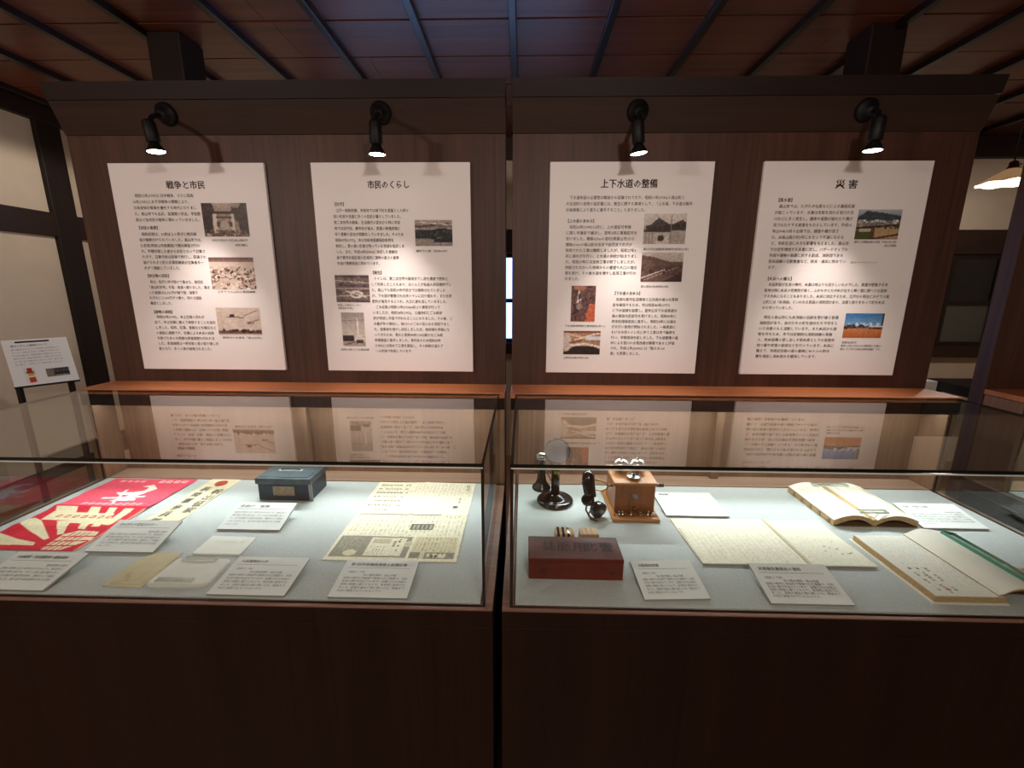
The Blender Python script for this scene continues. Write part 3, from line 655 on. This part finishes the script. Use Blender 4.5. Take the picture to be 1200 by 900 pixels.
# cream strip with red disc and two columns of brush writing
t = thing('paper_strip', (-1.28, 1.5, ZD), 'long cream paper strip with a red disc and two columns of brush writing', 'paper strip')
m = MB(); N = 12
for i in range(N):
    a, b = 1.295+.40*i/N, 1.295+.40*(i+1)/N; za, zb_ = ZD+.0027+.0012*math.sin(i*1.1), ZD+.0027+.0012*math.sin((i+1)*1.1)
    m.add([(-1.340, a, za), (-1.213, a, za), (-1.213, b, zb_), (-1.340, b, zb_), (-1.340, a, za-.0012), (-1.213, a, za-.0012), (-1.213, b, zb_-.0012), (-1.340, b, zb_-.0012)], [(0,1,2,3), (4,7,6,5), (0,3,7,4), (1,5,6,2)])
m.build('sheet', 'old_paper', t)
MB().lathe([(0, 0), (.024, 0), (.024, .0005), (0, .0006)], Matrix.Translation((-1.272, 1.655, ZD+.0041)), 32).build('red_disc', 'hanko_red', t)
for x, col, sz in ((-1.318, '長陸軍歩兵隊', .042), (-1.258, '祝出征家', .046)):
    for k, ch in enumerate(col):
        text('brush_character', [ch], frame((x, 1.598-.05*k-(.02 if sz > .044 else 0), ZD+.0040), (1, 0, 0), (0, 1, 0)), 0, sz*.85, 0, 0, sz, 'ink_grey', t, .03)
# steel cash box
t = thing('steel_cash_box', (-.924, 1.59, ZD), 'worn blue-grey steel cash box with a lid handle and paper label', 'cash box')
MB().bbox(-1.027, -.820, 1.521, 1.657, ZD, .868, .003).build('body', 'steel_blue', t)
lid = MB().bbox(-1.033, -.814, 1.515, 1.663, .860, .884, .003).build('lid', 'steel_lid', t)
MB().bbox(-1.020, -.827, 1.528, 1.650, .883, .8865, .0015).build('lid_panel', 'steel_lid', lid)
MB().tube([(-.968, 1.592, .887), (-.966, 1.592, .8905), (-.950, 1.591, .8920), (-.910, 1.591, .8920), (-.894, 1.592, .8905), (-.892, 1.592, .887)], .0024).build('handle', 'black_metal', t)
MB().bbox(-.978, -.882, 1.583, 1.601, .8860, .8874, .0005).build('handle_plate', 'worn_steel', t)
MB().bbox(-.968, -.884, 1.5195, 1.5215, .812, .850, .0008).build('paper_label', 'worn_label', t)
MB().bbox(-.826, -.812, 1.517, 1.522, .790, .868, .001).build('corner_edge', 'satin_nickel', t)
# newspaper
im = Img(150, 200, (232, 224, 200)); G = (120, 112, 98)
im.cols(.04, .52, .98, .97, 26, (170, 160, 138), .5, .75, .45, .011).cols(.04, .26, .98, .49, 26, (160, 150, 130), .6, .8, .5, .011)
for r in range(7):
    yv = .955-.063*r; im.rect(.04, yv-.03, .36, yv+.012, (232, 224, 200))
    x = .05
    while x < .34:
        wd = RNG.uniform(.014, .03)
        if RNG.random() < .72: im.rect(x, yv-.018, x+wd, yv, (112, 106, 92), .8)
        x += wd+.008
im.rect(.05, .495, .77, .503, G).rect(.54, .325, .735, .395, (104, 102, 94)).noise(3)
for k in range(5): im.rect(.56+.035*k, .335, .578+.035*k, .385, (190, 182, 156), .7)
im.rect(.03, .035, .25, .245, (150, 146, 132)); im.cols(.05, .10, .22, .23, 7, (214, 204, 172), .7, .8, .35, .018); im.disc(.17, .075, .05, .03, (220, 208, 176))
im.rect(.25, .035, .61, .245, (152, 146, 132)).rect(.28, .05, .56, .232, (232, 224, 200)).rect(.30, .17, .44, .22, (196, 186, 156)).rect(.60, .2, .62, .245, (232, 224, 200))
im.cols(.46, .07, .53, .22, 2, (60, 56, 50), .9, .8, .6, .022).cols(.30, .06, .42, .14, 5, (120, 110, 96), .7, .8, .4, .012).disc(.585, .17, .03, .03, (200, 190, 162))
im.rect(.63, .03, .97, .245, (214, 202, 168)).cols(.64, .1, .96, .24, 11, (140, 132, 116), .7, .8, .5, .011).rect(.63, .035, .71, .09, (140, 136, 124)).rect(.74, .03, .97, .09, (146, 140, 128)).rect(.80, .04, .90, .08, (222, 210, 176)).rect(.76, .045, .78, .08, (220, 208, 176)).spots(8, .8, .04, .96, .08, (100, 96, 88), .008, 20)
im.cols(.91, .86, .95, .96, 2, (70, 66, 58), .9, .85, .7, .02).cols(.87, .60, .90, .80, 1, (90, 86, 76), .8, .5, .7, .025).rect(.84, .60, .88, .635, (90, 86, 78)).rect(0, .49, 1, .495, (206, 192, 154)).noise(5)
def news_z(u, v): return .0022+.003*max(0, 1-abs(v-.5)/.04)+.002*max(0, 1-abs(u-.5)/.03)+.001*math.sin(9*u)*math.sin(5*v)
tag(printed('newspaper', im, lambda u, v: (-.608+.413*u, 1.150+.545*v, ZD+news_z(u, v)), None, 'print_paper', .0012), 'yellowed old newspaper sheet spread flat under the left glass', 'newspaper')
# small papers
def sheet(name, pts, z, th, mat, label, cat):
    n = len(pts); m = MB(); m.add([(x, y, z+th) for x, y in pts]+[(x, y, z) for x, y in pts], [tuple(range(n)), tuple(range(2*n-1, n-1, -1))]+[(i, n+i, n+(i+1) % n, (i+1) % n) for i in range(n)])
    t = thing(name, (sum(p[0] for p in pts)/n, sum(p[1] for p in pts)/n, z), label, cat)
    return t, m.build('sheet', mat, t)
t, s = sheet('paper_slip', [(-1.028, 1.264), (-.878, 1.260), (-.872, 1.166), (-1.022, 1.166)], ZD, .005, 'white_paper', 'small blank off-white paper slip lying between two caption cards', 'paper')
text('faint_writing', ['三月十五日　届'], frame((-1.0, 1.23, ZD+.005), (1, 0, 0), (0, 1, 0)), .0, .1, 0, 0, .013, 'aged_paper', t)
t, s = sheet('folded_paper', [(-1.140, 1.171), (-1.056, 1.169), (-1.050, 1.012), (-1.163, 1.016), (-1.166, 1.127)], ZD, .003, 'aged_paper', 'beige folded paper with one slanted corner, left of the paper bag', 'paper')
s2 = MB(); s2.add([(-1.130, 1.160, ZD+.0046), (-1.062, 1.158, ZD+.0046), (-1.060, 1.022, ZD+.0040), (-1.150, 1.024, ZD+.0040), (-1.153, 1.122, ZD+.0044), (-1.130, 1.160, ZD+.003), (-1.062, 1.158, ZD+.003), (-1.060, 1.022, ZD+.003), (-1.150, 1.024, ZD+.003), (-1.153, 1.122, ZD+.003)], [(0,1,2,3,4), (0,5,6,1), (1,6,7,2), (2,7,8,3), (3,8,9,4), (4,9,5,0)]); s2.build('upper_fold', 'aged_paper', t)
text('faint_writing', ['御届書'], frame((-1.135, 1.07, ZD+.005), (.6, -.8, 0), (.8, .6, 0)), 0, .05, 0, 0, .014, 'page_edge', t)
pts = []
for cx, cy, a0 in ((-.895, 1.120, 0), (-1.025, 1.120, 90), (-1.025, 1.035, 180), (-.890, 1.038, 270)):
    for k in range(6): a = math.radians(a0+18*k); pts.append((cx+.02*math.cos(a), cy+.02*math.sin(a)))
t, s = sheet('paper_bag', pts, ZD, .006, 'white_paper', 'creased whitish paper bag with rounded corners', 'paper bag')
MB().add([(x*.97-.03*.965, 1.078+(y-1.078)*.93, ZD+.0078) for x, y in pts]+[(x*.97-.03*.965, 1.078+(y-1.078)*.93, ZD+.006) for x, y in pts], [tuple(range(24))]+[(i, 24+i, 24+(i+1) % 24, (i+1) % 24) for i in range(24)]).build('upper_layer', 'white_paper', t)
for y0, lab in ((1.122, 'thin clear glass strip across the far end of the paper bag'), (1.024, 'thin clear glass strip across the near end of the paper bag')):
    tag(slab(-1.022, -.918, y0, y0+.018, ZD+.0080, ZD+.013, 2).build('glass_strip', ['acrylic', 'pale_edge']), lab, 'glass strip', 'glass page weights')

# ================================================================== RIGHT CASE EXHIBITS
# candlestick telephone
cx, cy = .131, 1.548
t = thing('candlestick_telephone', (cx, cy, ZD), 'black candlestick telephone with round metal mouthpiece disc on a stem', 'telephone')
T = Matrix.Translation((cx, cy, ZD))
MB().lathe([(.0, 0), (.069, 0), (.071, .005), (.070, .011), (.065, .016), (.052, .018), (.049, .0175), (.042, .022), (.034, .029), (.024, .034), (.018, .037), (0, .038)], T, 40).build('base', 'ebonite', t)
MB().lathe([(.017, .034), (.0165, .100), (.016, .180), (.0, .181)], T, 24).build('stem', 'ebonite', t)
MB().lathe([(.0172, .102), (.0170, .172), (.0, .173)], T, 24).build('stem_sleeve', 'aged_brass', t)
MB().lathe([(.0, .173), (.021, .173), (.021, .186), (.012, .196), (.010, .212), (0, .213)], T, 24).build('stem_collar', 'ebonite', t)
d = Vector((-.22, -.96, -.06)).normalized(); q = d.to_track_quat('Z', 'Y').to_matrix().to_4x4(); q.translation = Vector((cx+.004, cy-.016, ZD+.218))
MB().lathe([(.0, -.026), (.030, -.024), (.046, -.014), (.048, -.004), (.048, .006), (.045, .010)], q, 36).build('transmitter_shell', 'ebonite', t)
MB().lathe([(.0455, .0), (.0455, .0095), (.043, .0115), (.012, .0125), (.0, .0127)], q, 36).build('transmitter_face', 'satin_nickel', t)
MB().tube([(cx-.016, cy, ZD+.158), (cx-.034, cy, ZD+.170), (cx-.050, cy-.004, ZD+.176), (cx-.060, cy-.012, ZD+.176)], .0035).build('hook', 'brass', t)
# receiver hanging on the hook
rx, ry = .077, 1.552
R_ = thing('telephone_receiver', (rx, ry, .845), 'black bell-shaped telephone receiver hanging beside the candlestick stem', 'receiver')
T = Matrix.Translation((rx, ry, .842))
MB().lathe([(.0, .0), (.034, .0), (.0365, .004), (.035, .011), (.026, .020), (.0195, .034), (.0155, .058), (.0145, .090), (.0155, .116), (.018, .122), (.0, .124)], T, 32).build('receiver_body', 'ebonite', R_)
MB().lathe([(.0, .124), (.020, .124), (.0235, .130), (.0235, .138), (.018, .146), (.0, .148)], T, 28).build('end_cap', 'nickel', R_)
MB().tube([(rx+.014, ry+.01, .93), (rx+.032, ry+.012, .885), (rx+.044, ry+.006, .862), (cx-.016, cy+.003, .850)], .0022, 8).build('cord', 'cord', R_)
# wooden telephone
t = thing('wooden_telephone', (.411, 1.52, ZD), 'brown wooden box telephone with nickel bells, crank and brass terminals', 'telephone')
MB().bbox(.326, .496, 1.400, 1.634, ZD, .803, .004).build('base_board', 'phone_wood', t)
box = MB().bbox(.340, .484, 1.446, 1.600, .8035, .912, .002).build('box_body', 'phone_front_wood', t)
MB().bbox(.3325, .490, 1.438, 1.606, .9125, .924, .003).build('box_lid', 'phone_wood', t)
for (bx, by, r) in ((.378, 1.545, .030), (.440, 1.545, .030)):
    b = MB().lathe([(.006, 0), (.006, .024), (.0, .025)], Matrix.Translation((bx, by, .924)), 14).build('bell_post', 'black_metal', t)
    MB().lathe([(r, .020), (r*1.02, .023), (r*.95, .034), (r*.72, .044), (r*.35, .049), (.004, .050), (.004, .056), (0, .057)], Matrix.Translation((bx, by, .924)), 32).build('bell', 'nickel', b)
b = MB().lathe([(.0, .002), (.012, .003), (.024, .007), (.027, .012), (.024, .013), (.008, .010), (.007, .022), (0, .023)], Matrix.Translation((.412, 1.482, .922)), 30).build('front_bell_cup', 'nickel', t)
MB().lathe([(.0065, .012), (.0065, .030), (.012, .034), (.010, .040), (0, .042)], Matrix.Translation((.412, 1.482, .922)), 20).build('cup_post', 'satin_nickel', b)
MB().lathe([(.0, 0), (.011, 0), (.011, .002), (.008, .004), (.004, .005), (0, .005)], Matrix.Translation((.412, 1.4455, .868)) @ Matrix.Rotation(math.pi/2, 4, 'X'), 24).build('lock_escutcheon', 'satin_nickel', box)
MB().lathe([(.0, 0), (.007, 0), (.006, .007), (0, .009)], Matrix.Translation((.412, 1.4455, .822)) @ Matrix.Rotation(math.pi/2, 4, 'X'), 18).build('front_knob', 'brass', box)
MB().bbox(.372, .406, 1.4445, 1.4462, .884, .894, .0005).build('name_plate', 'book_cover', box)
for k, x in enumerate((.352, .366, .396, .428, .456, .471)):
    MB().lathe([(.0045, 0), (.0045, .008), (.0025, .009), (.0025, .014), (.0042, .015), (.0042, .020), (0, .021)], Matrix.Translation((x, 1.424, .803)), 12).build('terminal', 'nickel', t)
MB().tube([(.484, 1.50, .888), (.505, 1.50, .888)], .004).build('crank_shaft', 'nickel', t)
MB().tube([(.503, 1.50, .888), (.512, 1.50, .888), (.530, 1.499, .889)], [.006, .0075, .0075]).build('crank_handle', 'ebonite', t)
fk = MB().tube([(.342, 1.50, .884), (.322, 1.498, .884)], .0035)
for s in (-1, 1): fk.tube([(.324, 1.498, .884), (.314, 1.497+.014*s, .884+.008*s), (.296, 1.496+.020*s, .886+.012*s), (.276, 1.496+.018*s, .888+.012*s)], .0028)
fk.build('cradle_fork', 'brass', t)
# its handset, hung in the fork and lying on the deck
h = thing('telephone_handset', (.265, 1.45, ZD), 'black double-cup telephone handset with cord hung beside the wooden telephone', 'handset')
q = Vector((-.55, -.55, .3)).normalized().to_track_quat('Z', 'Y').to_matrix().to_4x4(); q.translation = Vector((.262, 1.49, .885))
MB().tube([(.252, 1.492, .942), (.247, 1.486, .936), (.246, 1.478, .905), (.252, 1.470, .870), (.258, 1.462, .852)], [.014, .022, .024, .022, .018], 20).build('ear_cup', 'ebonite', h)
MB().lathe([(.0, -.004), (.020, -.004), (.024, .002), (.024, .007), (.017, .012), (.0, .010)], Matrix.Translation((.244, 1.452, .848)) @ Matrix.Rotation(.7, 4, 'X') @ Matrix.Rotation(-.3, 4, 'Y'), 24).build('cup_rim', 'ebonite', h)
MB().tube([(.252, 1.450, .846), (.262, 1.440, .838), (.272, 1.432, .830)], [.008, .009, .012]).build('handle_link', 'satin_nickel', h)
q = Vector((.55, -.70, -.25)).normalized().to_track_quat('Z', 'Y').to_matrix().to_4x4(); q.translation = Vector((.276, 1.432, .824))
MB().lathe([(.0, -.024), (.016, -.022), (.027, -.012), (.030, .002), (.031, .014), (.028, .018), (.0, .014)], q, 28).build('mouth_cup', 'ebonite', h)
MB().tube([(.240, 1.455, .838), (.236, 1.440, .815), (.246, 1.420, .800), (.262, 1.408, .797), (.270, 1.42, .81), (.256, 1.436, .822), (.244, 1.430, .806), (.250, 1.412, .796), (.272, 1.400, .795)], .0034, 8).build('cord', 'cord', h)
# red lacquered box
t = thing('red_lacquer_box', (.157, 1.138, ZD), 'red-brown lacquered wooden box with black characters on its lid', 'box')
bd = MB().bbox(.023, .291, 1.083, 1.197, ZD+.0005, .842, .0025).build('body', 'red_lacquer', t)
MB().bbox(.0225, .2915, 1.0825, 1.1975, .8425, .857, .0025).build('lid', 'red_lacquer', t)
fr = frame((.023, 1.083, .857), (1, 0, 0), (0, 1, 0))
for s, u in (('誌', .040), ('脈', .083), ('用', .128), ('北', .160), ('壹', .207)): text('painted_character', [s], fr, u, u+.040, .060, .060, .052, 'ink', t, .02)
fr = frame((.023, 1.083, .790), (1, 0, 0), (0, 0, 1))
MB().lathe([(.005, 0), (.008, 0), (.008, .001), (.005, .001), (.005, 0)], Matrix.Translation((.066, 1.0832, .818)) @ Matrix.Rotation(math.pi/2, 4, 'X'), 20).build('stamped_ring', 'ink', t)
text('front_mark', ['山'], fr, .229, .243, .026, .026, .016, 'ink', t, .02)
for x0, x1, lab, mt in ((.108, .168, 'small dark striped wooden block peeking over the red box', 'cord'), (.186, .246, 'small pale wooden block peeking over the red box', 'tag_wood')):
    b = thing('wooden_block', ((x0+x1)/2, 1.235, ZD), lab, 'wooden block')
    MB().bbox(x0, x1, 1.224, 1.262, ZD, .848, .002).build('block_body', 'tag_wood', b)
    for k in range(3): MB().bbox(x0+.004+.016*k+.002, x0+.014+.016*k, 1.2215, 1.2635, ZD+.012, .8505, .001).build('strap', 'ebonite' if mt == 'cord' else 'tag_wood', b)
# wide cream document
im = Img(190, 100, (234, 228, 208)); im.cols(.02, .06, .60, .94, 46, (150, 140, 112), .6, .8, .4, .02).cols(.66, .08, .97, .92, 22, (186, 176, 148), .45, .55, .4, .02)
im.rect(.612, 0, .622, 1, (172, 158, 128)).rect(.622, 0, .64, 1, (210, 198, 166)).line(.30, 0, .30, 1, .004, (190, 178, 150)); 
for yy in (.3, .72): im.rect(.02, yy, .6, yy+.004, (180, 168, 140))
im.spots(10, .80, .1, .95, .5, (120, 112, 96), .008, 20).noise(4)
def doc_z(u, v): return .003+.005*max(0, 1-abs(u-.615)/.05)+.0035*abs(math.sin(5*u+.4))*(1-v)+.001*math.sin(7*v)+.0015
tag(printed('open_document', im, lambda u, v: (.537+.528*u+.012*(1-v)*(u < .02), 1.162+.264*v, ZD+doc_z(u, v)), None, 'print_paper', .0025), 'wide cream document opened flat with a fold and faint vertical writing', 'document')

def book(name, loc, label, cat): return thing(name, loc, label, cat)
def leafblock(t, top, bot, y0, y1, mats):
    """top / bot: lists of (x,z); block of pages extruded from y0 to y1"""
    n = len(top); m = MB()
    vs = [(x, y0, z) for x, z in top]+[(x, y1, z) for x, z in top]+[(x, y0, z) for x, z in bot]+[(x, y1, z) for x, z in bot]
    fs, mi = [], []
    for i in range(n-1):
        m.add([vs[i], vs[i+1], vs[n+i+1], vs[n+i]], [(0, 1, 2, 3)], 0, False)
        m.add([vs[2*n+i], vs[2*n+i+1], vs[3*n+i+1], vs[3*n+i]], [(3, 2, 1, 0)], 1)
        m.add([vs[2*n+i], vs[2*n+i+1], vs[i+1], vs[i]], [(0, 1, 2, 3)], 1)
        m.add([vs[3*n+i], vs[3*n+i+1], vs[n+i+1], vs[n+i]], [(3, 2, 1, 0)], 1)
    for i in (0, n-1): m.add([vs[i], vs[n+i], vs[3*n+i], vs[2*n+i]], [(0, 1, 2, 3)], 1)
    return m
# rear book, arched open
t = book('arched_open_book', (1.247, 1.53, ZD), 'thick open ledger with arched pages at the back of the right case', 'book')
def arch(k): return math.sin(math.pi*min(1, k)**.8)
sp = 1.243
for sd, xo in ((-1, 1.100), (1, 1.392)):
    top, bot = [], []
    for i in range(17):
        k = i/16; x = xo+(sp-xo)*k
        zt = ZD+.020+.022*math.sin(math.pi*(k*.92+.05))-.010*max(0, k-.9)*10*.6
        zb_ = ZD+.0015+(.026*math.sin(math.pi*k**1.15))*(.95 if k < .97 else .3)
        top.append((x, zt)); bot.append((x, min(zb_, zt-.006)))
    m = leafblock(t, top, bot, 1.402, 1.668, None); pg = m.build('page_block', ['book_page', 'page_edge'], t)
    for k in range(10):
        i = 2+k*1.25; i0 = int(i); x = top[i0][0]
        MB().add([(x-.0012, 1.43, top[i0][1]+.0009), (x+.0012, 1.43, top[i0][1]+.0009), (x+.0012, 1.64-.01*(k % 3), top[i0][1]+.0009), (x-.0012, 1.64-.01*(k % 3), top[i0][1]+.0009)], [(0, 1, 2, 3)]).build('writing_column', 'aged_paper', pg)
    if sd < 0:
        for k in range(5): MB().box(xo-.0022, xo-.0002, 1.42+.05*k, 1.432+.05*k, ZD+.003, ZD+.018).build('index_tab', 'worn_label', pg)
    MB().box(min(xo, sp-.004*sd), max(xo, sp-.004*sd), 1.402, 1.668, ZD, ZD+.0013).build('cover', 'book_cover', t)
MB().bbox(sp-.008, sp+.008, 1.4015, 1.6685, ZD+.0014, ZD+.026, .002).build('spine', 'page_edge', t)
for (y0, x0, x1, lab) in ((1.632, 1.175, 1.315, 'clear glass strip across the far end of the arched ledger'), (1.418, 1.20, 1.30, 'clear glass strip across the near end of the arched ledger')):
    tag(slab(x0, x1, y0, y0+.020, ZD+.0415, ZD+.0475, 2).build('glass_strip', ['acrylic', 'pale_edge']), lab, 'glass strip', 'glass page weights')
# front book
t = book('flat_open_book', (1.24, 1.17, ZD), 'open handwritten ledger with a rolled right page at the front right', 'book')
im = Img(70, 110, (236, 233, 222)); im.cols(.15, .12, .95, .92, 11, (176, 170, 156), .55, .75, .3, .016).cols(.12, .06, .5, .42, 3, (84, 80, 78), .75, .6, .45, .035); im.disc(.34, .10, .035, .018, (200, 96, 84), .7); im.noise(2)
m = MB().bbox(1.100, 1.286, 1.020, 1.312, ZD+.003, ZD+.020, .002); lp = m.build('page_block', 'page_edge', t)
printed('written_page', im, lambda u, v: (1.102+.178*u, 1.021+.290*v, ZD+.0208), lp, 'print_paper')
MB().box(1.092, 1.292, 1.016, 1.318, ZD, ZD+.003).build('cover', 'book_page', t)
top, bot = [], []
for i in range(19):
    k = i/18; x = 1.270+.150*k; zt = ZD+.0225+.022*math.sin(math.pi*min(1, k/.34*.5) if k < .34 else math.pi*(.5+.5*(k-.34)/.66))
    zt = max(zt, ZD+.006+.012*(1-k)); top.append((x, zt)); bot.append((x, max(ZD+.002, zt-.004-.003*k)))
top[0] = (1.266, ZD+.0245); bot[0] = (1.268, ZD+.0212)
leafblock(t, top, bot, 1.024, 1.318, None).build('rolled_page', ['book_page', 'page_edge'], t)
# green glass bar on its right page
gb = MB(); pr_ = [(1.372, .827), (1.415, .8195), (1.417, .8285), (1.374, .838)]
gb.add([(x, 1.040, z) for x, z in pr_]+[(x, 1.306, z) for x, z in pr_], [(0,1,2,3), (7,6,5,4)]+[(i, 4+i, 4+(i+1) % 4, (i+1) % 4) for i in range(4)])
gb.mi = [1, 1, 0, 1, 0, 1]
tag(gb.build('glass_bar', ['green_glass', 'green_edge']), 'long green-edged glass bar weighing down the rolled page', 'glass bar')

# ================================================================== THINGS OUTSIDE THE CASES
# information stand by the left wall
bl, br = Vector((-3.124, 2.497, 1.0)), Vector((-2.967, 2.736, 1.0))
ux = (br-bl).normalized(); nrm = Vector((ux.y, -ux.x, 0)); vv = (Vector((0, 0, 1))*math.cos(.42) - nrm*math.sin(.42)).normalized()
t = thing('information_stand', ((bl.x+br.x)/2, (bl.y+br.y)/2, 0), 'small tilted information board on two dark legs near the left wall', 'information stand')
Wd, Hd = .289, .305
fr = frame(bl+vv*Hd, ux, vv)
def fbox(fr, u0, u1, v0, v1, w0, w1):
    vs = [fr @ Vector(p) for p in ((u0,v0,w0),(u1,v0,w0),(u1,v1,w0),(u0,v1,w0),(u0,v0,w1),(u1,v0,w1),(u1,v1,w1),(u0,v1,w1))]
    return MB().add(vs, [(0,3,2,1),(4,5,6,7),(0,1,5,4),(1,2,6,5),(2,3,7,6),(3,0,4,7)])
sb = fbox(fr, 0, Wd, -Hd, 0, -.008, 0).build('sign_board', 'card_white', t)
fbox(fr, -.002, Wd+.002, -Hd-.008, -Hd, -.012, .004).build('lower_lip', 'black_metal', t)
fbox(fr, .055, .205, -.022, -.012, .0004, .0010).build('title_bar', 'dark_glass', sb)
text('title_lettering', ['昔のくらしと道具について'], fr, .032, .19, -.042, -.042, .013, 'ink', sb, .04)
text('body_text', ['昔の道具は人々のくらしの知恵と工夫が詰まった', 'ものです。火鉢や行灯などは暖をとり明かりをと', 'るために使われ、家族が集まる場所にありました。', '時代とともに道具は姿を変え、便利になりました', 'が、昔の人の知恵は今も生きています。展示の道', '具に触れて、当時のくらしを思い描いてください。'], fr, .030, .245, -.066, -.165, .0095, 'ink_grey', sb)
im = Img(30, 18, (70, 66, 62)); im.rect(0, 0, .35, 1, (120, 110, 100)).rect(.35, .25, 1, .5, (30, 28, 28)).rect(.4, 0, 1, .2, (130, 122, 112)).noise(10)
printed('printed_photo', im, lambda u, v: tuple(fr @ Vector((.150+.105*u, -.262+.055*v, .0008))), sb)
im = Img(26, 40, (226, 222, 214)); im.rect(.3, .76, .75, .98, (176, 40, 30)).rect(.2, .66, .85, .76, (110, 80, 40)).poly([(.25, .66), (.9, .66), (.75, .48), (.35, .48)], (214, 160, 50)).rect(.3, .04, .85, .38, (190, 56, 30)).noise(5)
printed('printed_figure', im, lambda u, v: tuple(fr @ Vector((.055+.050*u, -.290+.100*v, .0008))), sb)
for a in (.022, .255):
    p = fr @ Vector((a, -Hd*.8, -.034))
    MB().box(p.x-.014, p.x+.014, p.y-.010, p.y+.010, 0, p.z-.012).build('leg', 'timber', t)
    MB().box(p.x-.03, p.x+.10, p.y-.02, p.y+.02, 0, .03).build('foot', 'timber', t)

# pendant lamps
def pendant(loc, label, power):
    x, y, z = loc
    t = thing('pendant_lamp', (x, y, z), label, 'pendant lamp')
    T = Matrix.Translation(loc); seg = 40; prof = [(.022, .090), (.034, .082), (.060, .066), (.095, .044), (.128, .020), (.156, 0), (.150, .002), (.124, .017), (.090, .039), (.056, .060), (.030, .076), (.020, .082)]
    vs = []
    for r, zz in prof:
        for k in range(seg): a = 2*math.pi*k/seg; wv = .004*math.sin(8*a)*(r/.156)**3; vs.append(T @ Vector((r*math.cos(a), r*math.sin(a), zz+wv)))
    m = MB().add(vs, [(i*seg+k, i*seg+(k+1) % seg, (i+1)*seg+(k+1) % seg, (i+1)*seg+k) for i in range(len(prof)-1) for k in range(seg)], 0, True)
    m.build('shade', 'shade_glass', t)
    MB().lathe([(.0, .082), (.030, .082), (.030, .092), (.022, .104), (.022, .124), (.010, .132), (0, .133)], T, 20).build('socket_cap', 'brass', t)
    MB().tube([(x+.02, y, z+.112), (x+.045, y, z+.112)], .006).build('switch_key', 'brass', t)
    MB().tube([(x, y, z+.13), (x, y, CEIL)], .004, 8).build('cord', 'black_rubber', t)
    MB().lathe([(.0, -.012), (.018, -.006), (.028, .014), (.022, .040), (.014, .060), (0, .06)], T, 20).build('bulb', 'bulb_glow', t)
    light('pendant_light', 'POINT', (x, y, z-.03), power, WARM, shadow_soft_size=.04)
pendant((3.06, 3.0, 2.268), 'lit pendant lamp with white glass shade at the right photo edge', PENDANT_W)
light('unseen_room_light', 'SPOT', (-2.25, 2.95, 2.62), PENDANT_W, WARM, aim=(-2.25, 2.951, 0), spot_size=math.radians(176), spot_blend=.15, shadow_soft_size=.04)  # unseen light with no fixture, added to brighten the left wall
# dark counter and white pedestal in the back right
t = thing('dark_counter', (3.65, 3.1, 0), 'long black counter seen between the right display walls', 'counter')
MB().bbox(3.34, 3.95, 2.60, 3.57, .82, .90, .003).build('counter_top', 'counter_black', t)
for x in (3.38, 3.88):
    for y in (2.64, 3.50): MB().bbox(x, x+.04, y, y+.04, 0, .82, .002).build('leg', 'timber', t)
t = thing('white_pedestal', (3.28, 3.515, 0), 'small white pedestal at the far end of the black counter', 'pedestal')
MB().bbox(3.225, 3.335, 3.46, 3.57, .02, .895, .003).build('column', 'card_white', t)
MB().box(3.235, 3.325, 3.47, 3.56, 0, .02).build('foot', 'foam_edge', t)
